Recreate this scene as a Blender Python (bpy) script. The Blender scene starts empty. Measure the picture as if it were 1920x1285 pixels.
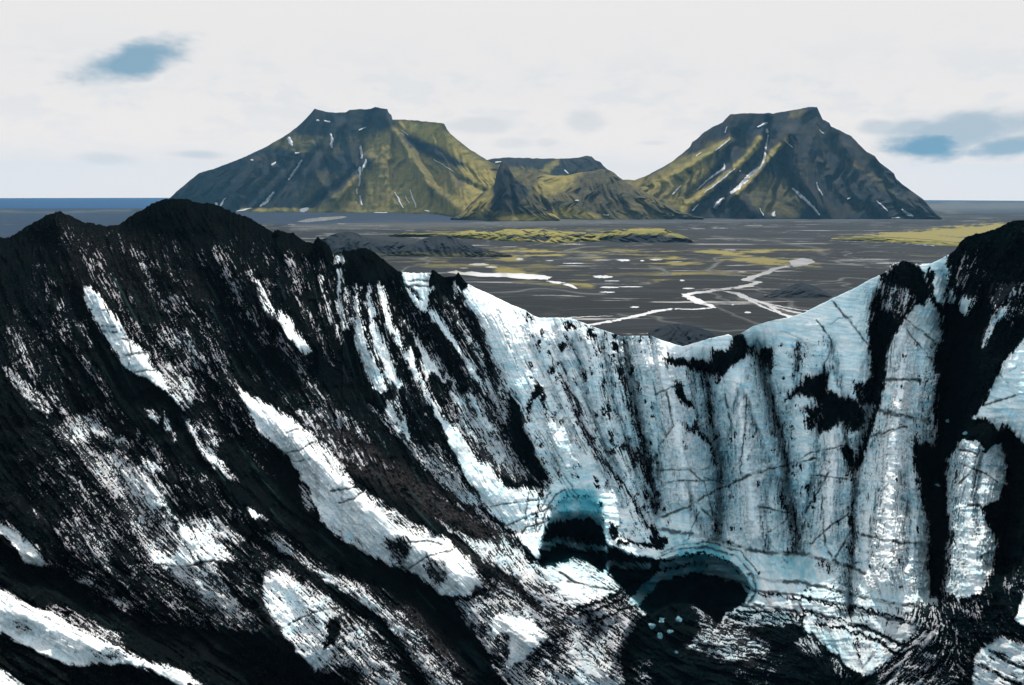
import bpy, math, random
import numpy as np
from mathutils import Matrix, Vector

R = math.radians
sc = bpy.context.scene
col = sc.collection
rng = np.random.default_rng(7)
random.seed(7)

# ------------------------------------------------------------------ camera
# A drone 100 m above the outwash plain. Survey units: the photograph's 1920 x 1285 grid,
# used only to read off bearings; every bearing is given a real distance below.
W0, H0, F0 = 1920.0, 1285.0, 1423.0
CAM_H = 100.0
HORIZ = 359.0                      # true horizon row at the centre column
PITCH = math.atan((H0 / 2 - HORIZ) / F0)
ROLL = math.atan(-0.0026)
fwd = Vector((0, math.cos(PITCH), -math.sin(PITCH)))
right = Vector((1, 0, 0))
up = right.cross(fwd)
r2 = right * math.cos(ROLL) + up * math.sin(ROLL) * -1
u2 = up * math.cos(ROLL) + right * math.sin(ROLL)
cam_d = bpy.data.cameras.new('camera')
cam = bpy.data.objects.new('camera', cam_d)
col.objects.link(cam)
m = Matrix((r2, u2, -fwd)).transposed().to_4x4()
m.translation = Vector((0, 0, CAM_H))
cam.matrix_world = m
cam_d.sensor_width = 36.0
cam_d.lens = 36.0 * F0 / W0
cam_d.clip_start = 1.0
cam_d.clip_end = 200000.0
sc.camera = cam
sc.render.resolution_x, sc.render.resolution_y = 1024, 685
try:
    sc.cycles.volume_bounces = 0
    sc.cycles.max_bounces = 5
    sc.cycles.use_adaptive_sampling = True
except Exception:
    pass

_r, _u, _f = (np.array(v[:]) for v in (r2, u2, fwd))
def ray(u, v):
    """bearing of a survey point, scaled to one metre of ground distance"""
    a = (np.asarray(u, float) - W0 / 2) / F0
    b = -(np.asarray(v, float) - H0 / 2) / F0
    d = a[..., None] * _r + b[..., None] * _u + _f
    return d / np.hypot(d[..., 0], d[..., 1])[..., None]
def at(u, v, D):
    return ray(u, v) * np.asarray(D, float)[..., None] + np.array([0, 0, CAM_H])
def gdist(u, v, z=0.0):
    """ground distance at which the bearing meets height z"""
    return (z - CAM_H) / np.minimum(ray(u, v)[..., 2], -1e-5)

# ------------------------------------------------------------------ light
sc.view_settings.view_transform = 'Standard'
sc.view_settings.look = 'None'
sc.view_settings.gamma = 1.0
sc.view_settings.exposure = 0.0
SUN_EL, SUN_AZ = 50.0, 14.0        # degrees; azimuth clockwise from straight ahead (+Y)
sd = Vector((math.sin(R(SUN_AZ)) * math.cos(R(SUN_EL)), math.cos(R(SUN_AZ)) * math.cos(R(SUN_EL)), math.sin(R(SUN_EL))))
sl = bpy.data.lights.new('sun', 'SUN')
sl.energy = 4.7
sl.angle = R(0.5)
sl.color = (1.0, 0.93, 0.82)
so = bpy.data.objects.new('sun', sl)
so.rotation_euler = sd.to_track_quat('Z', 'Y').to_euler()
so.location = (0, 0, 900)
col.objects.link(so)

class N:
    """small node-graph helper"""
    def __init__(s, tree): s.t = tree
    def new(s, typ, **kw):
        n = s.t.nodes.new(typ)
        for k, v in kw.items():
            if k.startswith('i_'):
                key = k[2:]
                key = int(key) if key.isdigit() else key.replace('_', ' ')
                s.put(n.inputs[key], v)
            else: setattr(n, k, v)
        return n
    def put(s, sock, v):
        if isinstance(v, bpy.types.NodeSocket): s.t.links.new(v, sock)
        else: sock.default_value = v
    def m(s, op, a, b=None, c=None, clamp=False):
        n = s.t.nodes.new('ShaderNodeMath'); n.operation = op; n.use_clamp = clamp
        s.put(n.inputs[0], a)
        if b is not None: s.put(n.inputs[1], b)
        if c is not None: s.put(n.inputs[2], c)
        return n.outputs[0]
    def step(s, x, a, b, lo=0.0, hi=1.0):
        n = s.t.nodes.new('ShaderNodeMapRange'); n.interpolation_type = 'SMOOTHSTEP'
        s.put(n.inputs[0], x); s.put(n.inputs[1], a); s.put(n.inputs[2], b); s.put(n.inputs[3], lo); s.put(n.inputs[4], hi)
        return n.outputs[0]
    def mix(s, f, a, b):
        n = s.t.nodes.new('ShaderNodeMix'); n.data_type = 'RGBA'
        s.put(n.inputs[0], f)
        for i, v in ((6, a), (7, b)):
            s.put(n.inputs[i], v if isinstance(v, bpy.types.NodeSocket) else (*v[:3], 1))
        return n.outputs[2]
    def noise(s, vec, scale, detail=4, rough=.55, dist=0.0):
        n = s.t.nodes.new('ShaderNodeTexNoise')
        s.put(n.inputs['Vector'], vec); n.inputs['Scale'].default_value = scale
        n.inputs['Detail'].default_value = detail; n.inputs['Roughness'].default_value = rough
        n.inputs['Distortion'].default_value = dist
        return n.outputs['Fac']
    def mapping(s, vec, scale=(1, 1, 1), rot=(0, 0, 0), loc=(0, 0, 0)):
        n = s.t.nodes.new('ShaderNodeMapping')
        s.put(n.inputs[0], vec); n.inputs['Location'].default_value = loc
        n.inputs['Rotation'].default_value = rot; n.inputs['Scale'].default_value = scale
        return n.outputs[0]
    def attr(s, name):
        n = s.t.nodes.new('ShaderNodeAttribute'); n.attribute_name = name
        return n.outputs['Fac']

# sky: Nishita blue with a broad bright cloud deck over the side where the sun stands
w = bpy.data.worlds.new('World'); sc.world = w; w.use_nodes = True
try:
    w.cycles.sampling_method = 'MANUAL'; w.cycles.sample_map_resolution = 512
except Exception: pass
t = w.node_tree; t.nodes.clear(); g = N(t)
geo = g.new('ShaderNodeTexCoord').outputs['Generated']
sky = g.new('ShaderNodeTexSky', sky_type='NISHITA', sun_disc=False, sun_elevation=R(SUN_EL), sun_rotation=R(SUN_AZ), altitude=100.0,
            air_density=1.0, dust_density=0.6, ozone_density=2.0)
sep = g.new('ShaderNodeSeparateXYZ', i_0=geo)
X, Y, Z = sep.outputs
az = g.m('ARCTAN2', X, Y)
el = g.m('ARCSINE', Z)
# domain for cloud texture: azimuth and elevation, stretched sideways
cv = g.new('ShaderNodeCombineXYZ', i_0=g.m('MULTIPLY', az, 1.0), i_1=g.m('MULTIPLY', el, 2.2), i_2=0.0).outputs[0]
n1 = g.noise(cv, 9.0, 6, .6)
n2 = g.noise(g.mapping(cv, (1, 1, 1), loc=(5, 2, 1)), 26.0, 5, .6)
wob = g.m('ADD', g.m('MULTIPLY', g.m('SUBTRACT', n1, .5), .9), g.m('MULTIPLY', g.m('SUBTRACT', n2, .5), .5))
def gap(u, v, du, dv, tilt, amt, soft=.55, wobk=1.0):
    """an opening or greyer cloud at a bearing in the sky"""
    p = ray(np.array(u), np.array(v)); p = p / np.linalg.norm(p)
    a0, e0 = math.atan2(p[0], p[1]), math.asin(p[2])
    x = g.m('SUBTRACT', az, a0); y = g.m('SUBTRACT', el, e0)
    c, s_ = math.cos(R(tilt)), math.sin(R(tilt))
    xr = g.m('MULTIPLY', g.m('ADD', g.m('MULTIPLY', x, c), g.m('MULTIPLY', y, s_)), F0 / du)
    yr = g.m('MULTIPLY', g.m('SUBTRACT', g.m('MULTIPLY', y, c), g.m('MULTIPLY', x, s_)), F0 / dv)
    d = g.m('SQRT', g.m('ADD', g.m('MULTIPLY', xr, xr), g.m('MULTIPLY', yr, yr)))
    d = g.m('ADD', d, g.m('MULTIPLY', wob, 2.4 * wobk))
    return g.step(d, 1.0 + soft, 1.0 - soft, 0.0, amt)
gaps = None
for a in ((250, 112, 78, 24, 20, .85), (1790, 250, 85, 28, 8, .6), (1735, 277, 52, 20, -4, .95), (1905, 275, 60, 16, 4, .75), (1880, 235, 80, 18, 6, .5), (1715, 240, 40, 15, 0, .5),
          (1650, 238, 30, 10, 0, .35), (905, 235, 55, 14, 2, .2), (1095, 226, 28, 17, 0, .2), (370, 290, 42, 7, 0, .3), (200, 297, 40, 10, 0, .18), (965, 268, 34, 9, 0, .14), (1025, 268, 22, 8, 0, .14),
          (1225, 268, 22, 4, 0, .14)):
    x = gap(*a)
    gaps = x if gaps is None else g.m('MAXIMUM', gaps, x)
# cloud deck brightness: bright round the sun, thinning to blue sky behind the viewer
dot = g.m('ADD', g.m('ADD', g.m('MULTIPLY', X, sd.x), g.m('MULTIPLY', Y, sd.y)), g.m('MULTIPLY', Z, sd.z))
deck = g.step(dot, -.35, .42)
lown = g.m('MULTIPLY', g.step(el, .22, .0), g.step(g.m('ADD', n1, g.m('MULTIPLY', g.m('SUBTRACT', n2, .5), .6)), .46, .62))
cloud_c = g.mix(g.m('MULTIPLY', lown, .9), (8.6, 8.35, 8.2), (6.7, 7.2, 7.7))
cloud_c = g.mix(g.step(el, .15, .0), cloud_c, (10.4, 9.4, 8.7))
blue = g.mix(.7, sky.outputs[0], (7.0, 9.8, 10.8))
colr = g.mix(deck, blue, g.mix(gaps, cloud_c, (1.5, 3.3, 4.7)))
bg = g.new('ShaderNodeBackground', i_Strength=0.1); g.put(bg.inputs[0], colr)
out = g.new('ShaderNodeOutputWorld'); t.links.new(bg.outputs[0], out.inputs[0])

# ------------------------------------------------------------------ helpers
def tag(o, label=None, cat=None, group=None, kind=None):
    if label: o['label'] = label
    if cat: o['category'] = cat
    if group: o['group'] = group
    if kind: o['kind'] = kind
    return o

_tab = [np.random.default_rng(100 + i).random((256, 256)) for i in range(12)]
def vn(x, y, s=0):
    x = np.asarray(x, float); y = np.asarray(y, float)
    xi = np.floor(x).astype(int); yi = np.floor(y).astype(int)
    fx = x - xi; fy = y - yi
    fx = fx * fx * (3 - 2 * fx); fy = fy * fy * (3 - 2 * fy)
    T = _tab[s % 12]
    a = T[yi & 255, xi & 255]; b = T[yi & 255, (xi + 1) & 255]
    c = T[(yi + 1) & 255, xi & 255]; d = T[(yi + 1) & 255, (xi + 1) & 255]
    return (a + (b - a) * fx) * (1 - fy) + (c + (d - c) * fx) * fy
def fbm(x, y, s=0, o=4, g_=.5):
    r = 0; a = 1; n = 0
    for i in range(o):
        r = r + a * vn(x * 2 ** i + 17.3 * i, y * 2 ** i + 9.1 * i, s + i); n += a; a *= g_
    return r / n
def sm(x, a, b):
    t_ = np.clip((x - a) / (b - a), 0, 1)
    return t_ * t_ * (3 - 2 * t_)
def pl_dist(U, V, pts):
    d = np.full(U.shape, 1e9)
    for (x0, y0), (x1, y1) in zip(pts[:-1], pts[1:]):
        dx, dy = x1 - x0, y1 - y0
        t_ = np.clip(((U - x0) * dx + (V - y0) * dy) / (dx * dx + dy * dy + 1e-9), 0, 1)
        d = np.minimum(d, np.hypot(U - x0 - t_ * dx, V - y0 - t_ * dy))
    return d
def poly_sd(U, V, pts):
    d = pl_dist(U, V, list(pts) + [pts[0]])
    ins = np.zeros(U.shape, bool)
    n = len(pts)
    for i in range(n):
        x0, y0 = pts[i]; x1, y1 = pts[(i + 1) % n]
        c = (y0 > V) != (y1 > V)
        with np.errstate(divide='ignore', invalid='ignore'):
            xi = (x1 - x0) * (V - y0) / (y1 - y0 + 1e-12) + x0
        ins ^= c & (U < xi)
    return np.where(ins, d, -d)
def sub(U, V, pts, pad):
    xs = [p[0] for p in pts]; ys = [p[1] for p in pts]
    return np.nonzero((U > min(xs) - pad) & (U < max(xs) + pad) & (V > min(ys) - pad) & (V < max(ys) + pad))
def P(A, U, V, val, soft, pts):
    ix = sub(U, V, pts, soft + 1)
    if len(ix[0]) == 0: return
    k = sm(poly_sd(U[ix], V[ix], pts), -soft, soft)
    A[ix] = A[ix] * (1 - k) + val * k
def L(A, U, V, val, w_, pts, soft=1.5):
    ix = sub(U, V, pts, w_ + soft + 1)
    if len(ix[0]) == 0: return
    k = 1 - sm(pl_dist(U[ix], V[ix], pts), w_ - soft, w_ + soft)
    A[ix] = A[ix] * (1 - k) + val * k

def grid_mesh(name, Pn, mat, attrs=None, smooth=True, kind=None, flip=False):
    """Pn: rows x cols x 3 points -> one mesh object"""
    nr, nc = Pn.shape[:2]
    me = bpy.data.meshes.new(name)
    me.vertices.add(nr * nc)
    me.vertices.foreach_set('co', Pn.reshape(-1).astype(np.float32))
    idx = np.arange(nr * nc).reshape(nr, nc)
    q = np.stack([idx[:-1, :-1], idx[1:, :-1], idx[1:, 1:], idx[:-1, 1:]], -1).reshape(-1, 4)
    if flip: q = q[:, ::-1]
    nf = len(q)
    me.loops.add(nf * 4); me.polygons.add(nf)
    me.loops.foreach_set('vertex_index', np.ascontiguousarray(q).reshape(-1).astype(np.int32))
    me.polygons.foreach_set('loop_start', np.arange(0, nf * 4, 4, dtype=np.int32))
    me.polygons.foreach_set('loop_total', np.full(nf, 4, dtype=np.int32))
    me.polygons.foreach_set('use_smooth', np.full(nf, smooth))
    me.update(calc_edges=True)
    for k, a in (attrs or {}).items():
        at_ = me.attributes.new(k, 'FLOAT', 'POINT')
        at_.data.foreach_set('value', a.reshape(-1).astype(np.float32))
    me.validate()
    me.materials.append(mat)
    o = bpy.data.objects.new(name, me); col.objects.link(o)
    if kind: o['kind'] = kind
    return o

def new_mat(name):
    m_ = bpy.data.materials.new(name); m_.use_nodes = True
    t_ = m_.node_tree; t_.nodes.clear(); g_ = N(t_)
    bs = g_.new('ShaderNodeBsdfPrincipled'); o_ = g_.new('ShaderNodeOutputMaterial')
    t_.links.new(bs.outputs[0], o_.inputs[0])
    pos = g_.new('ShaderNodeTexCoord').outputs['Object']
    return m_, g_, bs, pos

# ------------------------------------------------------------------ materials
def mat_glacier():
    m_, g, bs, pos = new_mat('glacier_surface')
    ice, blu, crk, tone = g.attr('ice'), g.attr('blue'), g.attr('crack'), g.attr('tone')
    fine = g.noise(pos, 1.3, 5, .7)
    finer = g.noise(g.mapping(pos, (1, 1, 1.8)), 2.6, 3, .65)
    mk = g.step(g.m('ADD', ice, g.m('MULTIPLY', g.m('SUBTRACT', finer, .5), .9)), .34, .68)
    # annual layering of the ice follows height
    strat = g.noise(g.mapping(pos, (.05, .05, 1.5)), 1.6, 3, .65, .4)
    rip = g.noise(g.mapping(pos, (.35, .35, 3.0)), 1.1, 3, .65, .8)
    icec = g.mix(g.step(strat, .38, .66), (.92, .97, .99), (.54, .82, .94))
    icec = g.mix(g.step(tone, .35, .8, 0, .75), icec, (.93, .95, .98))
    icec = g.mix(g.step(rip, .55, .66, 0, .32), icec, (.38, .56, .68))
    icec = g.mix(g.step(finer, .60, .72, 0, .55), icec, (.14, .17, .22))
    icec = g.mix(g.m('MULTIPLY', g.m('SUBTRACT', 1.0, g.attr('clean_and_sun_dim')), 1.0, clamp=True), icec, (.20, .20, .24))
    icec = g.mix(g.m('MULTIPLY', blu, .95, clamp=True), icec, (.045, .36, .47))
    ashc = g.mix(g.step(tone, .3, .75), (.0005, .0028, .0040), (.0026, .0038, .0044))
    ashc = g.mix(g.step(finer, .54, .70, 0, .8), ashc, (.020, .032, .034))
    ashc = g.mix(g.m('MULTIPLY', g.attr('brown'), g.step(fine, .42, .6), clamp=True), ashc, (.040, .036, .038))
    ashc = g.mix(g.m('MULTIPLY', g.attr('vein'), .8, clamp=True), ashc, (.018, .045, .045))
    ashc = g.mix(g.step(g.attr('clean_and_sun_dim'), .15, .75, 0, .85), ashc, (.040, .046, .054))
    ashc = g.mix(g.step(blu, .3, 1.0, 0, .8), ashc, (.002, .022, .030))
    c = g.mix(mk, ashc, icec)
    c = g.mix(g.m('MULTIPLY', crk, .9, clamp=True), c, (.008, .018, .024))
    g.put(bs.inputs['Base Color'], c)
    g.put(bs.inputs['Roughness'], g.step(mk, 0, 1, .75, .45))
    g.put(bs.inputs['Specular IOR Level'], g.step(mk, 0, 1, .0, .4))
    h = g.m('ADD', g.m('MULTIPLY', fine, .35), g.m('MULTIPLY', rip, .22))
    h = g.m('ADD', h, g.m('MULTIPLY', mk, .15))
    b = g.new('ShaderNodeBump', i_Strength=.55, i_Distance=.9); g.put(b.inputs['Height'], h)
    g.t.links.new(b.outputs[0], bs.inputs['Normal'])
    return m_
def mat_mountain(name, dark=(.004, .011, .020), brown=(.024, .020, .014), moss=(.25, .20, .055)):  # moss also carries painted sunlight, dark the shaded slopes
    m_, g, bs, pos = new_mat(name)
    ms = g.attr('moss')
    n = g.noise(pos, .012, 8, .62); n3 = g.noise(g.mapping(pos, (1, 1, .5)), .05, 6, .65)
    k = g.step(g.m('ADD', ms, g.m('MULTIPLY', g.m('SUBTRACT', n3, .5), .5)), .15, .9)
    c = g.mix(g.step(n, .38, .68), dark, brown)
    mc = g.mix(g.step(g.noise(pos, .02, 6, .6), .4, .65), moss, (moss[0] * .55, moss[1] * .66, moss[2] * .7))
    c = g.mix(k, c, mc)
    g.put(bs.inputs['Base Color'], c); bs.inputs['Roughness'].default_value = .95
    bs.inputs['Specular IOR Level'].default_value = .1
    b = g.new('ShaderNodeBump', i_Strength=.5, i_Distance=7.0); g.put(b.inputs['Height'], g.m('ADD', n3, g.m('MULTIPLY', n, .5)))
    g.t.links.new(b.outputs[0], bs.inputs['Normal'])
    return m_
def mat_ground():
    m_, g, bs, pos = new_mat('outwash_plain')
    ms = g.attr('moss'); br = g.attr('pale')
    # braided channels run across the plain
    n = g.noise(g.mapping(pos, (.35, 1, 1), rot=(0, 0, R(8))), .012, 8, .62, .6)
    n2 = g.noise(g.mapping(pos, (.4, 1.2, 1), rot=(0, 0, R(-6)), loc=(40, 9, 0)), .03, 6, .65, .8)
    c = g.mix(g.step(n, .40, .60), (.0010, .0036, .0065), (.007, .012, .018))
    c = g.mix(g.step(g.attr('patch'), .50, .58), c, (.0015, .004, .007))
    c = g.mix(g.step(n2, .53, .64, 0, .8), c, (.021, .027, .032))
    c = g.mix(g.step(g.noise(g.mapping(pos, (.15, 1, 1), rot=(0, 0, R(4)), loc=(9, 80, 0)), .02, 7, .7, .5), .60, .64, 0, .8), c, (.34, .34, .35))
    c = g.mix(g.step(g.m('ADD', ms, g.m('MULTIPLY', g.m('SUBTRACT', n2, .5), 1.5)), .35, .75), c, g.mix(g.step(ms, .7, .95), (.058, .056, .028), (.19, .165, .045)))
    c = g.mix(g.m('MULTIPLY', br, .8, clamp=True), c, (.092, .100, .102))
    c = g.mix(g.attr('cloud_shade'), c, (.005, .020, .050))  # cloud-shadow blue laid over the ground colour
    g.put(bs.inputs['Base Color'], c); bs.inputs['Roughness'].default_value = .9
    bs.inputs['Specular IOR Level'].default_value = .12
    b = g.new('ShaderNodeBump', i_Strength=.7, i_Distance=5.0); g.put(b.inputs['Height'], g.m('ADD', n, n2))
    g.t.links.new(b.outputs[0], bs.inputs['Normal'])
    return m_
def mat_simple(name, c1, c2, scale, rough, spec=.3, bump=0.0):
    m_, g, bs, pos = new_mat(name)
    n = g.noise(pos, scale, 5, .6)
    g.put(bs.inputs['Base Color'], g.mix(g.step(n, .35, .65), c1, c2))
    bs.inputs['Roughness'].default_value = rough; bs.inputs['Specular IOR Level'].default_value = spec
    if bump:
        b = g.new('ShaderNodeBump', i_Strength=.6, i_Distance=bump); g.put(b.inputs['Height'], n)
        g.t.links.new(b.outputs[0], bs.inputs['Normal'])
    return m_
M_ICE = mat_glacier()
M_MTN = mat_mountain('mountain_rock_moss_and_light')  # moss gold doubles as sunlight, dark rock as blue shade
M_HILL = mat_mountain('grey_dune_sand', (.006, .013, .022), (.014, .020, .028), (.24, .21, .055))
M_GND = mat_ground()
M_SEA = mat_simple('sea_water', (.001, .032, .10), (.002, .044, .135), .0006, .75, .06)
M_WATER = mat_simple('meltwater', (.72, .72, .75), (.56, .57, .60), .03, .06, .9)  # pale base holds painted sky glare besides the silt
M_SNOW = mat_simple('old_snow', (.62, .64, .68), (.42, .44, .48), .03, .7, .2, 1.0)
M_CHUNK = mat_simple('blue_ice_block', (.08, .27, .34), (.22, .42, .50), 1.2, .3, .5, .2)
M_SCREE = mat_simple('black_debris', (.0015, .004, .005), (.005, .007, .008), 1.1, .8, .0, .4)

# ------------------------------------------------------------------ plain and sea
coast_u = [-3500, 320, 700, 1300, 1740, 2100, 5500]
coast_v = [386, 391, 388, 382, 378, 378, 384]
us = np.unique(np.concatenate([np.linspace(-3200, -260, 60), np.arange(-260, 2180, 5), np.linspace(2180, 5200, 60)]))
tt = np.concatenate([np.linspace(0, 1, 280) ** 1.0])
vbot = 660.0
vc = np.interp(us, coast_u, coast_v)
Ug = np.broadcast_to(us[None], (len(tt), len(us))).copy()
Vg = vc[None] + (vbot - vc[None]) * tt[:, None] ** 1.15
Dg = gdist(Ug, Vg, 0.0)
Pg = at(Ug, Vg, Dg); Pg[..., 2] = 0
moss = .06 + .0 * Ug; pale = 0 * Ug
Uw = Ug + (fbm(Ug / 40, Vg / 8, 1) - .5) * 60; Vw = Vg + (fbm(Ug / 60, Vg / 9, 3) - .5) * 8
for v_, pts in ((.46, [(680, 470), (1000, 462), (1560, 465), (1540, 505), (1300, 520), (1180, 545), (980, 535), (900, 500), (700, 500)]), (.95, [(1570, 447), (1620, 437), (1700, 432), (1790, 424), (1900, 415), (2100, 410), (2150, 450), (1900, 458), (1800, 461), (1740, 456), (1680, 449), (1620, 450)]),
                (.42, [(700, 478), (760, 474), (860, 480), (960, 490), (900, 502), (800, 505), (720, 495)]), (.55, [(880, 470), (960, 465), (1060, 470), (1040, 482), (930, 480)]),
                (.45, [(1000, 462), (1200, 465), (1300, 470), (1280, 480), (1060, 482)]), (.40, [(960, 495), (1090, 495), (1120, 512), (990, 515)]),
                (.35, [(1040, 500), (1200, 495), (1240, 515), (1100, 525)]), (.5, [(1240, 470), (1500, 470), (1520, 482), (1260, 484)]), (.35, [(1220, 500), (1440, 498), (1420, 510), (1240, 510)]),
                (.35, [(950, 525), (1010, 520), (1020, 532), (960, 534)]), (.3, [(1650, 476), (1800, 472), (1800, 484), (1660, 486)]), (.4, [(440, 396), (900, 397), (900, 402), (440, 400)]), (.55, [(1040, 398), (1330, 404), (1300, 409), (1040, 409)]),
                (.45, [(760, 428), (1100, 425), (1300, 432), (1280, 440), (780, 440)])):
    P(moss, Uw, Vw, v_, 6, pts)
for v_, pts in ((.55, [(540, 418), (900, 410), (1300, 411), (1600, 409), (1760, 411), (1600, 416), (1300, 417), (1000, 424), (760, 428), (540, 432)]), (.8, [(1735, 380), (2100, 380), (2100, 392), (1760, 400)]),
                (.7, [(-400, 394), (250, 395), (250, 399), (-400, 399)]), (.35, [(-400, 420), (60, 424), (0, 445), (-400, 440)])):
    P(pale, Uw, Vw, v_, 3, pts)
L(pale, Uw, Vw, .5, 2.2, [(1340, 445), (1450, 452), (1530, 468), (1560, 476)])
L(pale, Uw, Vw, .6, 5, [(1390, 560), (1430, 572), (1500, 592), (1560, 606)], 3)
wx, wy = Pg[..., 0], Pg[..., 1]
zone = sm(wy, 3000, 2000)
thr = np.exp(-((fbm(wx / 260, wy / 330, 6, 4) - .5) / .007) ** 2) * (fbm(wx / 300, wy / 500, 2, 2) > .48) + .8 * np.exp(-((fbm(wx / 120 + 5, wy / 150, 9, 4) - .5) / .010) ** 2) * (fbm(wx / 200, wy / 300, 5, 2) > .52)
pale = np.clip(pale + thr * zone * 1.3, 0, 2)
moss = np.clip(moss * (.2 + 1.7 * sm(fbm(wx / 60, wy / 45, 8, 5, .65), .40, .62)) * (moss < .9) + moss * (moss >= .9) , 0, 1) * (1 - .5 * np.clip(thr, 0, 1))
cloud_shade = 0 * Ug  # cloud shadow and haze on the plain, painted in as dark blue
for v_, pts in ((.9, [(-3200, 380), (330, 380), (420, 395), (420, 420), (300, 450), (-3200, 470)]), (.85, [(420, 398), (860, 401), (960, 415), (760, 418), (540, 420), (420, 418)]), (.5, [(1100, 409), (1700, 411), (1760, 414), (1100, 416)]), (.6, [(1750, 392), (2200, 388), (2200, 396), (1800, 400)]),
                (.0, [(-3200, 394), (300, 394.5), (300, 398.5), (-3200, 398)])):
    P(cloud_shade, Uw, Vw, v_, 2.5, pts)
cloud_shade = np.clip(cloud_shade * (.55 + .9 * fbm(Ug / 90, Vg / 3, 4)), 0, 1)
grid_mesh('ground', Pg, M_GND, {'moss': moss, 'pale': pale, 'cloud_shade': cloud_shade, 'patch': fbm(Pg[..., 0] / 120, Pg[..., 1] / 70, 3, 5, .6)}, kind='structure', flip=True)
xs = np.linspace(-26000, 26000, 30); ys = np.linspace(-3000, 30000, 30)
ang = np.linspace(R(-89), R(89), 40)
ds = np.array([2000, 3000, 4500, 6500, 9000, 12000.0])
Ps = np.stack([np.sin(ang)[None] * ds[:, None], np.cos(ang)[None] * ds[:, None], np.full((6, 40), -3.0)], -1)
sea = grid_mesh('sea', Ps, M_SEA, kind='structure')

# ------------------------------------------------------------------ mountains and hills
DEPTHS = {}
def relief(name, sky_p, foot_p, run, mat, seed=0, gul=(), cliff=.0, amp=.10, fq=28.0, back=500., plateau=250., painter=None, step=2.0, nr=150, jag=1.2, label=None, lean=0.0, zfoot=0.0, key=None):
    u = np.arange(sky_p[0][0], sky_p[-1][0] + .01, step)
    vs = np.interp(u, [p[0] for p in sky_p], [p[1] for p in sky_p]) + (fbm(u / 9, u * 0 + seed, seed, 4) - .5) * 2 * jag
    vf = np.interp(u, [p[0] for p in foot_p], [p[1] for p in foot_p])
    vs = np.minimum(vs, vf - .3)
    hp = vf - vs; hmax = hp.max()
    Df = gdist(u, vf, zfoot)
    k = np.ones(61) / 61
    Dfs = np.convolve(np.pad(Df, 30, 'edge'), k, 'valid')
    hs = np.convolve(np.pad(hp, 20, 'edge'), np.ones(41) / 41, 'valid')
    s = np.linspace(0, 1, nr)
    U = np.broadcast_to(u, (nr, len(u))).copy(); S = np.broadcast_to(s[:, None], U.shape).copy()
    V = vf + (vs - vf) * S
    lo = .70 + .10 * (fbm(u / 60, u * 0 + 3 + seed, seed + 2) - .5)[None]
    prof_t = S
    # talus rises evenly, then a band of cliffs, then the rim
    prof_c = np.where(S < lo, S / lo * .80, .80 + (S - lo) / (1 - lo) * .20)
    prof = prof_t * (1 - cliff) + prof_c * cliff
    mass = (Dfs * 0 + Dfs.mean() * .3 + Dfs * .7)
    D = Df[None] + (mass + run * (hs / hmax) ** .8 - Df)[None] * prof
    # spurs and gullies fanning down the slope
    ph = fbm(U / 90, S * 2.5, seed + 1, 3) * 3
    rg = 1 - np.abs(2 * fbm((U + lean * S * 100) / fq + ph, S * .9 + seed, seed + 4, 4) - 1) * 2.2
    fade = np.sin(np.pi * np.clip(S * .97, 0, 1)) ** .7
    D = D - rg * amp * run * fade
    D = D - (fbm(U / 9, V / 9, seed + 5, 4) - .5) * run * .03 * fade
    D = D - (fbm(U / 40, V / 5, seed + 3, 4) - .5) * run * .012 * fade
    D = D - (fbm((U + lean * S * 100) / 5 + ph * 2, S * 2, seed + 8, 3) - .5) * run * .035 * fade
    for hw, dep, pts in gul:
        dep = dep * .75
        dd = pl_dist(U, V, pts)
        D = D + dep * np.exp(-(dd / hw) ** 2) * np.minimum(1, fade * 1.6)
    mo = np.full(U.shape, .2)
    if painter: painter(mo, U + (fbm(U / 14, V / 14, 2) - .5) * 14, V + (fbm(U / 14, V / 14, 5) - .5) * 10)
    Pn = at(U, V, D)
    # far side: a summit plateau falling away behind
    top = Pn[-1]; rows = []; h0 = np.maximum(top[:, 2], 0)
    rd = ray(u, vs); hd = rd / np.hypot(rd[:, 0], rd[:, 1])[:, None]
    for i in range(1, 11):
        q = top.copy()
        dist = plateau * min(i, 3) / 3 + back * max(i - 3, 0) / 7
        q[:, :2] = top[:, :2] + hd[:, :2] * (dist * np.clip(h0 / (h0.max() + 1e-6), .12, 1))[:, None]
        z = h0 * (1 - .06 * min(i, 3)) * (1 - max(i - 3, 0) / 7) - (5 if i == 10 else 0)
        q[:, 2] = z
        rows.append(q)
    Pn2 = np.concatenate([Pn, np.array(rows)], 0)
    Pn2[0, :, 2] -= 3
    mo2 = np.concatenate([mo, np.full((10, len(u)), .4)], 0)
    o = grid_mesh(name, Pn2, mat, {'moss': mo2}, kind='structure', flip=True)
    if label: o['label'] = label
    DEPTHS[key or name + str(seed)] = (u, vf, vs, s, D)
    return o
def depth_of(name, uu, vv):
    u, vf, vs, s, D = DEPTHS[name]
    i = np.clip(np.searchsorted(u, uu), 1, len(u) - 1)
    fi = (uu - u[i - 1]) / (u[i] - u[i - 1]); fi = np.clip(fi, 0, 1)
    f_ = vf[i - 1] * (1 - fi) + vf[i] * fi; t_ = vs[i - 1] * (1 - fi) + vs[i] * fi
    sv = np.clip((vv - f_) / (t_ - f_), 0, 1) * (len(s) - 1)
    j = np.clip(sv.astype(int), 0, len(s) - 2); fj = sv - j
    a = D[j, i - 1] * (1 - fj) + D[j + 1, i - 1] * fj; b = D[j, i] * (1 - fj) + D[j + 1, i] * fj
    return a * (1 - fi) + b * fi

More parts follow.
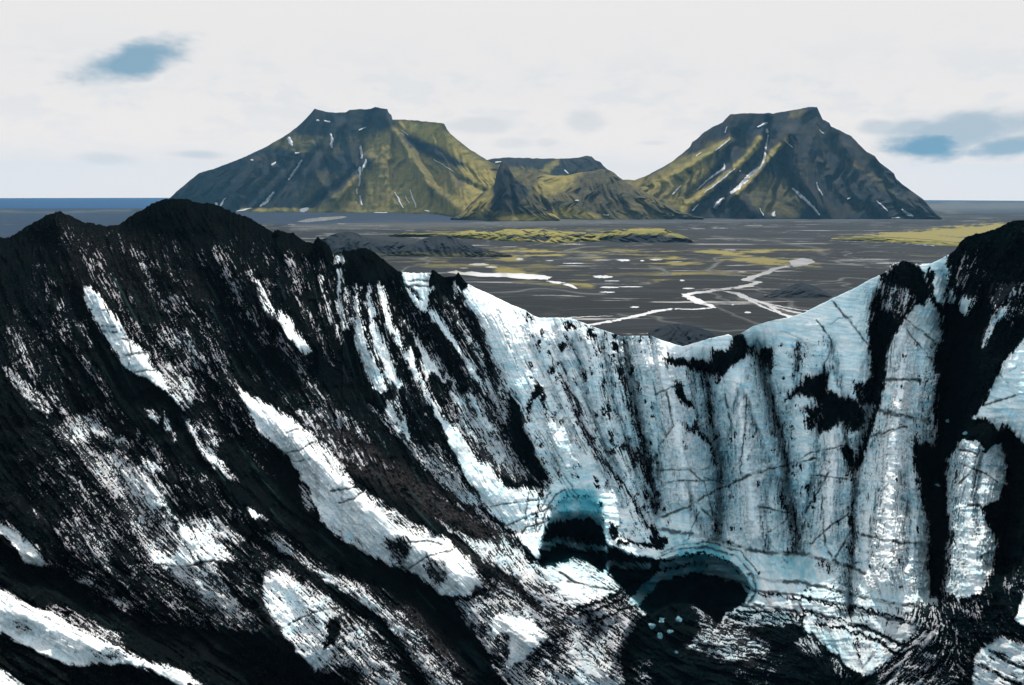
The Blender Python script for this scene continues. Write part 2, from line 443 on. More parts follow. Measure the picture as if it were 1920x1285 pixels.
def paint_left(mo, U, V):  # sunlit right slope painted mossier, shaded left flank painted dark
    mo[:] = .3
    P(mo, U, V, .5, 10, [(500, 280), (560, 250), (600, 260), (570, 290), (500, 300)])
    P(mo, U, V, .62, 14, [(600, 395), (640, 350), (690, 300), (680, 260), (740, 240), (830, 300), (900, 400)])
    P(mo, U, V, .85, 10, [(736, 226), (830, 234), (850, 260), (925, 315), (940, 345), (860, 400), (830, 398), (880, 340), (800, 290), (745, 250)])
    P(mo, U, V, .05, 8, [(750, 250), (790, 262), (830, 280), (875, 312), (850, 312), (800, 290), (770, 272)])
    P(mo, U, V, .0, 8, [(580, 205), (735, 205), (735, 235), (690, 240), (650, 250), (590, 250), (560, 245)])
    P(mo, U, V, .02, 8, [(320, 372), (400, 318), (500, 278), (590, 292), (700, 298), (690, 310), (620, 318), (560, 340), (540, 395), (330, 395)])
    L(mo, U, V, .0, 6, [(665, 320), (640, 345), (600, 372), (570, 395)], 4)
    P(mo, U, V, .7, 3, [(450, 391), (900, 391), (900, 400), (450, 399)])
def paint_right(mo, U, V):  # sunlit spurs painted as moss streaks, shaded right half kept dark in colour
    mo[:] = .10
    P(mo, U, V, .62, 10, [(1165, 338), (1230, 325), (1290, 285), (1340, 262), (1360, 270), (1330, 330), (1290, 400), (1180, 380)])
    L(mo, U, V, .95, 5, [(1370, 262), (1330, 290), (1280, 322), (1230, 345)], 5)
    L(mo, U, V, .95, 6, [(1425, 262), (1395, 300), (1350, 340), (1310, 372), (1275, 395)], 5)
    L(mo, U, V, .95, 5, [(1475, 262), (1445, 290), (1420, 320), (1395, 350), (1365, 372)], 5)
    P(mo, U, V, .4, 8, [(1430, 320), (1470, 335), (1510, 385), (1500, 408), (1350, 405), (1380, 370)])
    P(mo, U, V, .02, 6, [(1290, 292), (1300, 262), (1340, 236), (1370, 212), (1440, 212), (1400, 232), (1350, 255), (1320, 275)])
    P(mo, U, V, .0, 8, [(1350, 375), (1375, 362), (1400, 372), (1425, 408), (1340, 408)])
    P(mo, U, V, .45, 5, [(1480, 207), (1515, 202), (1500, 222), (1475, 225)])
    L(mo, U, V, .35, 6, [(1600, 305), (1640, 335), (1680, 370)], 4)
def paint_mid(mo, U, V):
    mo[:] = .42
    P(mo, U, V, .9, 8, [(1020, 328), (1090, 325), (1100, 340), (1060, 350), (1020, 370), (1000, 350)])
    P(mo, U, V, .75, 6, [(1000, 395), (1060, 390), (1120, 400), (1120, 412), (980, 412)])
    P(mo, U, V, .35, 8, [(1080, 330), (1140, 318), (1200, 360), (1170, 400), (1080, 395)])
def paint_peak(mo, U, V):
    mo[:] = .34
    P(mo, U, V, .8, 6, [(860, 405), (925, 350), (920, 380), (905, 405)])
    P(mo, U, V, .05, 5, [(940, 300), (955, 320), (990, 360), (960, 395), (925, 390), (928, 340)])
    P(mo, U, V, .8, 3, [(930, 408), (1040, 400), (1060, 415), (940, 415)])
def paint_back(mo, U, V):
    mo[:] = .03
    P(mo, U, V, .8, 5, [(1010, 322), (1040, 298), (1050, 298), (1030, 328)])
    P(mo, U, V, .5, 6, [(915, 305), (1010, 315), (1010, 345), (915, 345)])
FT = 392.5
relief('mountain', [(905, 303), (914, 300), (930, 297), (945, 295.6), (1000, 297), (1044, 298), (1085, 296), (1099, 292), (1109, 293), (1116, 300), (1126, 303), (1132, 312), (1145, 322), (1175, 345)],
       [(905, 396), (1175, 396)], 520, M_MTN, 3, cliff=.7, painter=paint_back, label='low dark table mountain far behind the green saddle')
relief('mountain', [(300, 388), (312, 378), (320, 370), (330, 360), (345, 348), (360, 335), (375, 324), (400, 317), (420, 310), (445, 300), (470, 289), (500, 275), (530, 258), (555, 240), (575, 222), (582, 214), (590, 204), (600, 207), (620, 211), (648, 211),
                    (655, 206), (680, 205), (695, 205), (703, 200), (712, 203), (726, 204), (729, 212), (735, 217), (736, 224), (770, 225), (800, 228), (833, 232), (838, 242), (845, 252), (862, 265), (880, 280), (900, 292), (915, 302), (930, 310), (960, 330), (1000, 365), (1030, 395)],
       [(300, 392), (450, 398), (560, 398), (700, 399), (830, 402), (870, 411), (1030, 411)], 720, M_MTN, 1, cliff=.85, amp=.085, painter=paint_left,
       gul=[(7, 110, [(700, 212), (680, 260), (672, 310), (676, 350), (675, 395)]), (8, 90, [(600, 280), (560, 320), (520, 360), (490, 390)]), (9, -110, [(640, 230), (610, 280), (590, 320), (620, 370)]),
            (8, 130, [(665, 320), (640, 345), (600, 372), (570, 397)]), (12, -120, [(735, 225), (760, 280), (800, 340), (850, 390)]), (6, 80, [(740, 235), (800, 290), (870, 340), (910, 360)]), (12, -120, [(690, 300), (650, 350), (620, 390)]),
            (9, -70, [(480, 300), (450, 350), (430, 390)]), (7, 60, [(540, 300), (500, 345), (450, 390)])],
       label='broad flat topped mountain with snow gullies, left of the two big ones')
relief('mountain', [(1120, 352), (1150, 340), (1170, 337), (1190, 338), (1215, 328), (1240, 315), (1260, 303), (1280, 288), (1295, 275), (1297, 268), (1310, 258), (1320, 248), (1340, 236), (1355, 230), (1362, 222), (1370, 214), (1400, 213), (1440, 212), (1450, 213), (1465, 210),
                    (1490, 206), (1515, 201), (1532, 201), (1536, 210), (1543, 225), (1555, 230), (1558, 237), (1575, 245), (1595, 255), (1610, 270), (1625, 285), (1640, 293), (1650, 305), (1665, 316), (1676, 325), (1680, 335), (1690, 345), (1705, 355), (1720, 365), (1735, 378), (1745, 390), (1757, 402), (1766, 410)],
       [(1120, 409), (1300, 409), (1450, 411), (1766, 411)], 720, M_MTN, 2, cliff=.8, amp=.11, lean=-.3, painter=paint_right,
       gul=[(6, 140, [(1440, 225), (1437, 260), (1430, 300), (1405, 335), (1372, 362), (1340, 400)]), (9, -150, [(1480, 250), (1450, 290), (1425, 320), (1390, 350), (1350, 385)]), (7, 90, [(1380, 250), (1360, 300), (1330, 335), (1290, 370)]),
            (8, -110, [(1425, 262), (1395, 300), (1350, 340), (1300, 380)]), (7, -80, [(1370, 262), (1330, 290), (1270, 325)]), (18, -160, [(1490, 255), (1500, 320), (1530, 395)]), (10, 100, [(1560, 260), (1575, 330), (1600, 395)]),
            (12, -90, [(1590, 275), (1620, 340), (1650, 400)]), (8, 90, [(1640, 310), (1670, 370), (1690, 405)]), (12, -130, [(1378, 364), (1400, 385), (1410, 405)]), (8, 90, [(1460, 300), (1490, 350), (1530, 400)])],
       label='steep flat topped mountain with a long white snow gully, right of the two big ones')
relief('mountain', [(955, 345), (970, 330), (1000, 322), (1015, 324), (1035, 329), (1060, 330), (1090, 323), (1110, 321), (1125, 317), (1140, 318), (1150, 323), (1160, 331), (1180, 346), (1200, 355), (1240, 378), (1280, 398), (1320, 409)],
       [(955, 408), (1100, 412), (1320, 411)], 420, M_MTN, 5, amp=.2, fq=22, painter=paint_mid, label='low mossy hill between the two big mountains')
relief('mountain', [(845, 408), (862, 404), (880, 385), (900, 365), (918, 354), (927, 345), (931, 325), (940, 304), (944, 302), (950, 303), (955, 318), (965, 334), (985, 350), (1000, 370), (1020, 390), (1040, 403), (1050, 411)],
       [(845, 412), (940, 415), (1050, 414)], 260, M_MTN, 6, amp=.16, fq=18, painter=paint_peak, gul=[(7, -70, [(944, 305), (935, 350), (915, 400)]), (6, 45, [(955, 330), (960, 370), (970, 405)])],
       label='small pointed dark hill in front of the green saddle')
def paint_moss(mo, U, V):
    mo[:] = .85 * (fbm(U / 30, V / 5, 6) > .36)
    P(mo, U, V, .05, 4, [(1130, 446), (1200, 440), (1240, 440), (1300, 452), (1300, 460), (1130, 460)])
relief('moss_hill', [(730, 440), (760, 436.5), (800, 438), (850, 437), (885, 432), (920, 433), (950, 430), (1010, 429.5), (1060, 434), (1110, 437), (1125, 438)], [(730, 442), (850, 446), (950, 452), (1040, 456), (1125, 453)],
       150, M_HILL, 7, amp=.3, fq=20, back=60, plateau=20, painter=paint_moss, nr=60, label='long hummocky yellow green moss bank on the plain')
relief('moss_hill', [(1110, 441), (1130, 436), (1160, 431), (1180, 429), (1245, 429), (1258, 434), (1275, 440), (1290, 446), (1300, 451)], [(1110, 448), (1160, 455), (1300, 455)],
       110, M_HILL, 8, amp=.25, fq=22, back=60, plateau=30, painter=paint_moss, nr=60, label='flat topped bright moss mound, rightmost on the middle of the plain')
relief('moss_hill', [(1565, 449), (1600, 446), (1640, 445), (1680, 447), (1720, 449), (1760, 452), (1800, 456)], [(1565, 450), (1640, 452.5), (1720, 457), (1800, 462)],
       60, M_HILL, 9, amp=.3, fq=30, back=90, plateau=60, painter=lambda mo, U, V: mo.fill(.9), nr=30, jag=.6, label='low green bank edging the bright meadow on the right')
def paint_dune(mo, U, V): mo[:] = .05 + .3 * (V > 474)
relief('dune_hill', [(560, 466), (590, 462), (605, 448), (630, 438), (650, 434), (668, 437), (690, 446), (720, 450), (750, 453), (770, 455), (800, 460)], [(560, 476), (700, 482), (800, 478)],
       130, M_HILL, 10, amp=.2, fq=16, back=80, plateau=15, painter=paint_dune, nr=60, label='grey dune hill behind the dark crest, left of two')
relief('dune_hill', [(740, 466), (780, 455), (795, 448), (812, 443), (832, 441), (845, 443), (860, 450), (880, 458), (910, 467), (940, 475), (960, 479)], [(740, 480), (860, 482), (960, 481)],
       110, M_HILL, 11, amp=.2, fq=15, back=70, plateau=15, painter=paint_dune, nr=60, label='grey dune hill with furrowed side, right of two')
relief('dune_hill', [(1430, 556), (1455, 545), (1480, 536), (1500, 531), (1520, 534), (1545, 545), (1560, 555)], [(1430, 558), (1560, 558)],
       60, M_HILL, 12, amp=.15, fq=20, back=50, plateau=10, painter=lambda mo, U, V: mo.fill(0), nr=40, label='low black mound on the plain above the snow crest')
relief('dune_hill', [(1215, 625), (1240, 612), (1270, 606), (1300, 612), (1330, 620), (1350, 632)], [(1215, 660), (1350, 660)],
       50, M_HILL, 4, amp=.15, fq=20, back=30, plateau=5, painter=lambda mo, U, V: mo.fill(0), nr=40, label='black gravel mound just beyond the low point of the ice crest')

# snow lying in the mountain gullies: thin domed drifts resting on the slope
MN = {'L': 'mountain1', 'R': 'mountain2', 'B': 'mountain3', 'M': 'mountain5', 'P': 'mountain6'}

def snow(key, pts, wid, label, group, n=None):
    """pts: centre line bearings, wid: half widths; a drift draped over the slope"""
    pts = np.array(pts, float); wid = np.array(wid, float) if np.ndim(wid) else np.full(len(pts), wid, float)
    seg = np.hypot(*np.diff(pts, axis=0).T); cum = np.concatenate([[0], np.cumsum(seg)])
    n = n or int(max(6, cum[-1] / 1.2)); q = np.linspace(0, cum[-1], n)
    cx, cy = np.interp(q, cum, pts[:, 0]), np.interp(q, cum, pts[:, 1]); ww = np.interp(q, cum, wid)
    sd_ = int(abs(pts[0, 0] * 7 + pts[0, 1])) % 97
    cx = cx + (fbm(q / 7, q * 0 + sd_, 3) - .5) * 3.2; cy = cy + (fbm(q / 6, q * 0 + sd_, 5) - .5) * 2
    ww = ww * (.45 + 1.1 * fbm(q / 3, q * 0 + sd_ + 9, 7, 3)); ww[0] = ww[-1] = .05
    tx, ty = np.gradient(cx), np.gradient(cy); ln = np.hypot(tx, ty) + 1e-6; nx, ny = -ty / ln, tx / ln
    rows = []
    for j, a in enumerate(np.linspace(-1, 1, 7)):
        e = a * ww * (1 + .35 * (fbm(q / 2, q * 0 + j, 8) - .5))
        uu, vv = cx + nx * e, cy + ny * e
        d = depth_of(MN[key], uu, vv)
        rows.append(at(uu, vv, d - 16.0 * (1 - a * a) + 5.0))
    o = grid_mesh('snow_patch', np.array(rows), M_SNOW)
    tag(o, label, 'snow patch', group)
GL, GR = 'snow patches on the left mountain', 'snow patches on the right mountain'
for a in [
    ('L', [(540, 257), (545, 264), (548, 275)], [3, 5, 3], 'short oval snow patch high on the shaded left shoulder of the left mountain'),
    ('L', [(620, 250), (623, 262), (621, 278)], [1.5, 3, 2], 'upright snow streak below the cliffs of the left mountain, nearest the middle of its top'),
    ('L', [(592, 225), (598, 227)], 2, 'tiny snow speck right below the left summit corner of the left mountain'),
    ('L', [(608, 227), (620, 229)], 2, 'pair sized snow speck under the dip in the rim of the left mountain'),
    ('L', [(672, 245), (680, 241), (687, 239)], 1.6, 'slanting snow sliver just below the dark cliff of the left mountain'),
    ('L', [(566, 300), (560, 312), (552, 322), (541, 338)], [1.5, 3, 3.5, 1.5], 'slanting snow tongue halfway down the left mountain, ending in a shaded hollow'),
    ('L', [(553, 288), (562, 287)], 2, 'small flat snow speck above the slanting tongue on the left mountain'),
    ('L', [(509, 310), (518, 304)], 2.2, 'small snow speck on the left flank of the left mountain'),
    ('L', [(470, 300), (475, 301)], 1.5, 'faint snow dot close to the left skyline of the left mountain'),
    ('L', [(515, 360), (505, 372), (497, 380), (487, 388)], [2, 3.5, 3.5, 2], 'branching snow streak low on the shaded foot of the left mountain'),
    ('L', [(424, 370), (417, 380), (411, 389)], [1, 2, 2.5], 'thin snow streak low at the left end of the left mountain'),
    ('L', [(404, 380), (407, 386)], 3, 'small snow blotch at the left foot of the left mountain beside the dark crest'),
    ('L', [(472, 391), (458, 394), (442, 397)], [1, 2, 1.5], 'flat snow strip at the foot of the left mountain'),
    ('L', [(580, 391), (570, 394), (562, 397)], [2, 4, 4], 'fan shaped snow patch at the foot of the left mountain gully'),
    ('L', [(676, 272), (678, 285), (677, 298)], [1.5, 3, 2], 'uppermost snow streak in the long central gully of the left mountain'),
    ('L', [(687, 298), (682, 312), (678, 322)], [1.5, 3, 2], 'snow streak leaning right in the long central gully of the left mountain'),
    ('L', [(674, 312), (675, 330), (673, 350)], [2.5, 2.5, 1.5], 'middle snow streak of the long central gully of the left mountain'),
    ('L', [(669, 352), (670, 364)], 1.8, 'short snow streak second from the bottom in the central gully of the left mountain'),
    ('L', [(674, 367), (678, 386)], [2, 3], 'lowest snow streak in the central gully of the left mountain'),
    ('L', [(740, 360), (748, 375), (756, 391)], [1, 1.6, 1], 'longest of three thin parallel snow lines above the foot of the left mountain'),
    ('L', [(760, 367), (767, 382)], [1.2, 1.2], 'middle of three thin parallel snow lines above the foot of the left mountain'),
    ('L', [(768, 356), (774, 372), (781, 390)], [1, 1.5, 1], 'rightmost of three thin parallel snow lines above the foot of the left mountain'),
    ('L', [(812, 299), (830, 309), (852, 323)], [1, 1.4, .8], 'straight thin snow line across the sunny right slope of the left mountain'),
    ('L', [(752, 243), (765, 254)], [1, 1.2], 'short snow line under the lower plateau of the left mountain'),
    ('L', [(795, 395), (806, 397)], 1.8, 'small snow heap at the right foot of the left mountain'),
    ('L', [(700, 399), (727, 399)], 1.2, 'flat snow line along the foot of the left mountain under the gully'),
    ]: snow(*a, GL)
for a in [
    ('R', [(1419, 239), (1431, 234), (1440, 230)], [1.5, 2.5, 1.5], 'wide snow patch under the summit cliff of the right mountain'),
    ('R', [(1438, 241), (1440, 250)], 2.6, 'short snow blob at the head of the long gully on the right mountain'),
    ('R', [(1440, 252), (1437, 268), (1436, 280), (1433, 300), (1425, 314), (1410, 324), (1395, 340), (1382, 354), (1370, 363)], [1.4, 1.8, 2, 2.2, 3, 4, 4.5, 4, 3], 'long winding snow gully down the middle of the right mountain'),
    ('R', [(1358, 371), (1347, 380), (1340, 392)], [2, 4.5, 4], 'snow fan at the foot of the long gully on the right mountain'),
    ('R', [(1358, 306), (1358, 316), (1340, 328), (1322, 342), (1305, 357)], [1, 2.6, 2, 1.8, 1], 'thin snow gully running down left on the green flank of the right mountain'),
    ('R', [(1370, 261), (1355, 273), (1340, 284)], [1, 1.6, 1], 'high pale snow line on the left shoulder of the right mountain'),
    ('R', [(1315, 286), (1304, 294)], [1, 1.4], 'faint snow line close to the left skyline of the right mountain'),
    ('R', [(1363, 237), (1360, 250)], [1, 1], 'tiny upright snow line in the left cliff of the right mountain'),
    ('R', [(1378, 316), (1362, 330), (1345, 345), (1320, 362)], [1, 2, 2, 1], 'pale snow line beside the grassy spur of the right mountain'),
    ('R', [(1278, 347), (1270, 356), (1260, 365)], [1, 1.8, 1], 'short slanting snow streak on the lower green flank of the right mountain'),
    ('R', [(1387, 319), (1388, 322)], 2, 'small round snow dot between two spurs of the right mountain'),
    ('R', [(1485, 352), (1500, 366), (1515, 380), (1530, 395), (1537, 404)], [1.5, 3.5, 3, 3, 2], 'broad snow streak low on the right side of the right mountain'),
    ('R', [(1531, 341), (1535, 355), (1542, 367)], [1, 1.8, 1.2], 'short snow streak in the dark right face of the right mountain'),
    ('R', [(1472, 264), (1486, 277)], [.9, 1], 'thin snow tick near the central ridge of the right mountain'),
    ('R', [(1588, 374), (1596, 371)], 1.6, 'small snow speck low on the dark right face of the right mountain'),
    ('R', [(1644, 377), (1655, 386), (1665, 396)], [1, 1.6, 1], 'thin snow streak near the right foot of the right mountain'),
    ('R', [(1690, 392), (1700, 400), (1712, 407)], [2, 3, 3.5], 'snow fan at the far right foot of the right mountain'),
    ('R', [(1424, 390), (1432, 405)], [1, 1.5], 'small upright snow line just right of the dark knoll at the mountain foot'),
    ('R', [(1452, 395), (1450, 407)], [1, 5], 'triangular snow heap at the foot of the right mountain'),
    ('R', [(1536, 243), (1545, 252)], [.9, 1.2], 'faint snow line right below the summit corner of the right mountain'),
    ('R', [(1310, 383), (1298, 396)], [1.4, 2.4], 'snow streak at the left foot of the right mountain below the grassy spur'),
    ('R', [(1672, 409), (1688, 409)], 1.1, 'flat snow line along the right foot of the right mountain'),
    ]: snow(*a, GR)
snow('B', [(928, 305), (940, 304)], 1.8, 'snow patch at the left end of the far table mountain', 'snow patches in the saddle')
snow('B', [(1057, 319), (1066, 326)], 1.5, 'thin snow tick on the shaded far table mountain', 'snow patches in the saddle')
snow('M', [(1078, 376), (1086, 377)], 1.5, 'snow dot on the mossy hill between the mountains', 'snow patches in the saddle')
snow('M', [(1130, 403), (1142, 404)], 1.4, 'snow dot at the foot of the mossy hill between the mountains', 'snow patches in the saddle')

# ------------------------------------------------------------------ water on the plain
def flat_poly(name, pts, z, mat):
    pts = np.array(pts, float)
    Q = at(pts[:, 0], pts[:, 1], gdist(pts[:, 0], pts[:, 1], z)); Q[:, 2] = z
    me = bpy.data.meshes.new(name)
    n = len(Q)
    me.from_pydata([tuple(q) for q in Q], [], [tuple(range(n))])
    me.update()
    if me.polygons[0].normal.z < 0: me.flip_normals()
    me.materials.append(mat)
    o = bpy.data.objects.new(name, me); col.objects.link(o)
    return o
def pool(cu, cv_, hw, hh, label, cat='pool', group='meltwater pools on the plain', z=.12):
    a = np.linspace(0, 2 * math.pi, 72, endpoint=False); hh = hh * .72
    k = .3 + 1.3 * fbm(np.cos(a) * 2.6 + cu, np.sin(a) * 2.6 + cv_, 2, 5, .7)
    k2 = .15 + 1.2 * fbm(np.cos(a) * 5 + cu, np.sin(a) * 5 + cv_, 4, 4, .7)
    tag(flat_poly('pool', np.stack([cu + np.cos(a) * hw * k, cv_ + np.sin(a) * hh * k2], 1), z, M_WATER), label, cat, group)
def outline(pts, k=4, amp=1.0):
    pts = np.array(pts + [pts[0]], float); o_ = []
    for a, b in zip(pts[:-1], pts[1:]):
        for i in range(k):
            p = a + (b - a) * i / k
            o_.append((p[0] + (vn(p[0] / 3, p[1], 3) - .5) * 4 * amp, p[1] + (vn(p[0] / 4, p[1] + 7, 5) - .5) * 1.6 * amp))
    return o_
def stream(lines, z, mat, name='river'):
    """one river: every channel is a ribbon of real width; all in one water mesh"""
    V_, F_ = [], []
    for li, (pts, wm) in enumerate(lines):
        pts = np.array(pts, float)
        seg = np.hypot(*np.diff(pts, axis=0).T); cum = np.concatenate([[0], np.cumsum(seg)])
        n = int(cum[-1] / 1.5) + 3; q = np.linspace(0, cum[-1], n)
        x, y = np.interp(q, cum, pts[:, 0]), np.interp(q, cum, pts[:, 1])
        kk = np.array([1, 2, 3, 2, 1]) / 9
        x = np.convolve(np.pad(x, 2, 'edge'), kk, 'valid') + (fbm(q / 8, q * 0 + li, 2) - .5) * 5; y = np.convolve(np.pad(y, 2, 'edge'), kk, 'valid') + (fbm(q / 7, q * 0 + li, 6) - .5) * 1.6
        Q = at(x, y, gdist(x, y, z)); Q[:, 2] = z + li * .004
        tx, ty = np.gradient(Q[:, 0]), np.gradient(Q[:, 1]); ln = np.hypot(tx, ty) + 1e-6
        ww = np.interp(q, cum, np.full(len(pts), wm) if np.ndim(wm) == 0 else np.array(wm)) * .72 * (.4 + 1.2 * fbm(q / 4, q * 0 + li + 5, 9, 3))
        b = len(V_)
        for i in range(n):
            ox, oy = -ty[i] / ln[i] * ww[i], tx[i] / ln[i] * ww[i]
            V_ += [(Q[i, 0] + ox, Q[i, 1] + oy, Q[i, 2]), (Q[i, 0] - ox, Q[i, 1] - oy, Q[i, 2])]
        F_ += [(b + 2 * i, b + 2 * i + 1, b + 2 * i + 3, b + 2 * i + 2) for i in range(n - 1)]
    me = bpy.data.meshes.new(name); me.from_pydata(V_, [], F_); me.update(); me.materials.append(mat)
    o = bpy.data.objects.new(name, me); col.objects.link(o)
    return o
riv = stream([([(1512, 490), (1500, 497), (1475, 500), (1450, 505), (1438, 512), (1412, 519), (1396, 526), (1422, 529), (1400, 537), (1370, 541), (1330, 546), (1300, 550), (1284, 553), (1300, 560), (1312, 568), (1332, 573), (1340, 578)], [10, 12, 9, 8, 8, 7, 8, 6, 8, 7, 7, 6, 8, 7, 6, 6, 3]),
              ([(1338, 577), (1300, 580), (1262, 579), (1232, 583), (1205, 590), (1160, 600), (1120, 607), (1080, 613)], [3, 3, 4.5, 4.5, 4.5, 4, 4, 4]),
              ([(1360, 546), (1384, 551), (1400, 560), (1430, 568), (1455, 577), (1490, 586), (1520, 590)], [5, 7, 5, 4, 4, 4, 4]),
              ([(1384, 551), (1410, 566), (1440, 580), (1470, 590), (1500, 596)], [3, 3, 3, 3, 3]), ([(1395, 556), (1440, 570), (1480, 578), (1520, 584)], [2, 3, 3, 2]),
              ([(1440, 574), (1465, 588), (1490, 600)], [2, 3, 2]), ([(1000, 600), (1050, 597), (1100, 594), (1150, 593)], [1, 2, 1.6, .6])], .15, M_WATER)
tag(riv, 'braided pale river winding across the black plain', kind='structure')
tag(flat_poly('lake', outline([(1480, 490), (1492, 486), (1508, 484), (1522, 487), (1530, 492), (1512, 497), (1498, 499), (1484, 498)], 4, .8), .3, M_WATER), 'small bright lake at the head of the braided river', kind='structure')
tag(flat_poly('lake', outline([(838, 511), (855, 507), (868, 511), (885, 509), (905, 512), (950, 512), (1000, 514), (1036, 519), (1028, 524), (990, 524), (950, 520), (905, 519), (865, 515)], 5, 1.0), .12, M_WATER), 'long bright lake on the plain behind the two small dark pinnacles', kind='structure')
tag(flat_poly('lake', outline([(556, 416), (575, 411), (600, 408), (640, 405.5), (652, 407), (640, 410), (610, 414), (575, 417)], 4, .25), .12, M_WATER), 'smooth pale lake at the foot of the left mountain', kind='structure')
for a in [(546, 421, 9, 1.2, 'tiny pool trailing the left end of the pale lake below the left mountain'), (640, 420, 9, 1.4, 'tiny pool below the right end of the pale lake'),
          (783, 445, 26, 2.4, 'pale pool between the grey dune hills and the moss bank'), (768, 433, 10, .9, 'thin pool left above the moss bank'), (955, 463, 16, 1.2, 'thin pool under the front edge of the moss bank'),
          (1042, 454, 16, 3.0, 'broad pool in front of the moss bank, left half of a pair'), (1072, 458, 26, 2.0, 'narrow pool in front of the moss bank, right half of a pair'),
          (900, 496, 18, 4.0, 'pool below the olive field left of centre on the plain'), (922, 501, 12, 1.6, 'small pool touching the olive field, just above the long lake'), (974, 486, 7, 3, 'small pointed pool on the olive plain'),
          (1130, 519, 20, 4.2, 'broad silty pool in the middle of the plain'), (1148, 527, 14, 1.2, 'thin pool right under the broad silty pool'), (1142, 539, 18, 2.6, 'ragged pool below the middle of the plain'),
          (1180, 538, 22, 1.5, 'long thin pool continuing the ragged pool to the right'), (1139, 548, 14, 2.0, 'pointed pool lowest of the middle group'), (1170, 488, 13, 3.6, 'largest pool of the row across the plain'),
          (1204, 489, 4, 2.4, 'smallest round pool of the row across the plain'), (1230, 487, 12, 2.6, 'forked pool of the row across the plain'), (1269, 491, 12, 1.2, 'last thin pool of the row across the plain'), (1127, 488, 16, 1.4, 'first thin pool of the row across the plain'),
          (1076, 494, 22, 1.4, 'thin pool left of the row across the plain'), (1030, 489, 8, 1, 'short thin pool on the olive plain left of centre'), (1310, 429, 16, 1.6, 'pale pool just right of the flat moss mound'),
          (1350, 428, 16, 1.6, 'second pale pool right of the flat moss mound'), (1414, 423, 20, 1.4, 'forked pool under the foot of the right mountain'), (1212, 450, 20, 1.6, 'thin snow fed pool at the front of the flat moss mound'),
          (1287, 452, 20, .9, 'thin pool at the right tip of the flat moss mound'), (1366, 469, 14, 2.2, 'small curved pool right of the moss mound'), (1279, 526, 5, 2.6, 'small deep pool left of the upper river bend'),
          (1292, 541, 12, 2.2, 'blurred pool on the left of the river bend'), (1392, 510, 9, 1.4, 'tiny pool above the river bend'), (1458, 556, 8, .9, 'leftmost of three dashes of water under the black mound'),
          (1503, 555.5, 13, 1.1, 'middle of three dashes of water under the black mound'), (1545, 556, 13, 1.1, 'rightmost of three dashes of water under the black mound'), (1660, 493.5, 34, 1.1, 'thin pool left behind the dark cone on the ice crest'),
          (1738, 495, 14, 1.2, 'thin pool right behind the dark cone on the ice crest'), (1374, 571, 3, 3, 'tiny pool left of the river branch'), (1402, 586, 6, 3, 'tiny pool below the river branch'), (1190, 576, 8, 2.6, 'dull pool above the lower river'),
          (1298, 482 + 155, 8, 1, 'tiny pool just above the low point of the ice crest'), (870, 503, 8, 1, 'tiny pool between the pinnacles and the long lake')]:
    pool(*a)
st2 = stream([([(1024, 527), (1045, 530), (1062, 533), (1082, 542)], [2, 9, 7, 2])], .15, M_WATER, 'stream')
tag(st2, 'short curved stream right of the long lake', kind='structure')
st3 = stream([([(1556, 451.5), (1620, 453.5), (1690, 456), (1752, 461)], [3, 8, 9, 3])], .15, M_WATER, 'stream')
tag(st3, 'thin white stream along the green bank on the right', kind='structure')
# ------------------------------------------------------------------ glacier
crest = [(-260, 462), (-120, 470), (0, 446), (18, 445), (45, 428), (75, 410), (95, 400), (112, 397), (130, 405), (160, 417), (200, 424), (222, 423), (240, 408), (262, 395), (290, 379), (315, 373), (345, 373), (375, 380), (405, 383), (430, 395),
         (455, 405), (475, 412), (495, 425), (505, 433), (515, 436), (520, 431), (528, 435), (550, 438), (562, 446), (572, 453), (590, 456), (597, 445), (607, 453), (617, 462), (625, 478), (640, 481), (643, 468), (655, 470), (672, 467), (690, 466),
         (705, 476), (722, 489), (735, 500), (745, 508), (752, 512), (775, 512), (806, 512), (811, 505), (820, 511), (830, 519), (845, 519), (855, 517), (859, 510), (864, 517), (872, 528), (890, 540), (910, 548), (935, 560), (960, 572), (985, 582),
         (1000, 592), (1010, 596), (1050, 596), (1075, 598), (1095, 606), (1120, 616), (1150, 625), (1165, 631), (1195, 630), (1220, 630), (1250, 641), (1280, 650), (1293, 646), (1330, 635), (1365, 627), (1375, 631), (1385, 627), (1392, 624), (1410, 613),
         (1440, 603), (1480, 595), (1505, 588), (1530, 575), (1560, 560), (1600, 542), (1630, 525), (1655, 513), (1665, 505), (1675, 495), (1690, 489), (1700, 489), (1715, 495), (1725, 497), (1745, 495), (1765, 485), (1780, 477), (1790, 470), (1800, 455),
         (1815, 443), (1840, 437), (1865, 430), (1885, 420), (1905, 414), (1920, 412), (2180, 380)]
STEP = 1.6
UB = np.arange(-260, 2181, STEP); VB0, VB1 = 360.0, 1500.0
VB = np.arange(VB0, VB1 + 1, STEP)
U, V = np.meshgrid(UB, VB)
nv, nu = U.shape
cr = np.interp(UB, [p[0] for p in crest], [p[1] for p in crest])
darkside = sm(UB, 900, 700) + sm(UB, 1640, 1665) * sm(UB, 1740, 1715) + sm(UB, 1785, 1800)
cr = cr + (fbm(UB / 5, UB * 0, 2, 4) - .5) * (1.2 + 5 * np.clip(darkside, 0, 1))

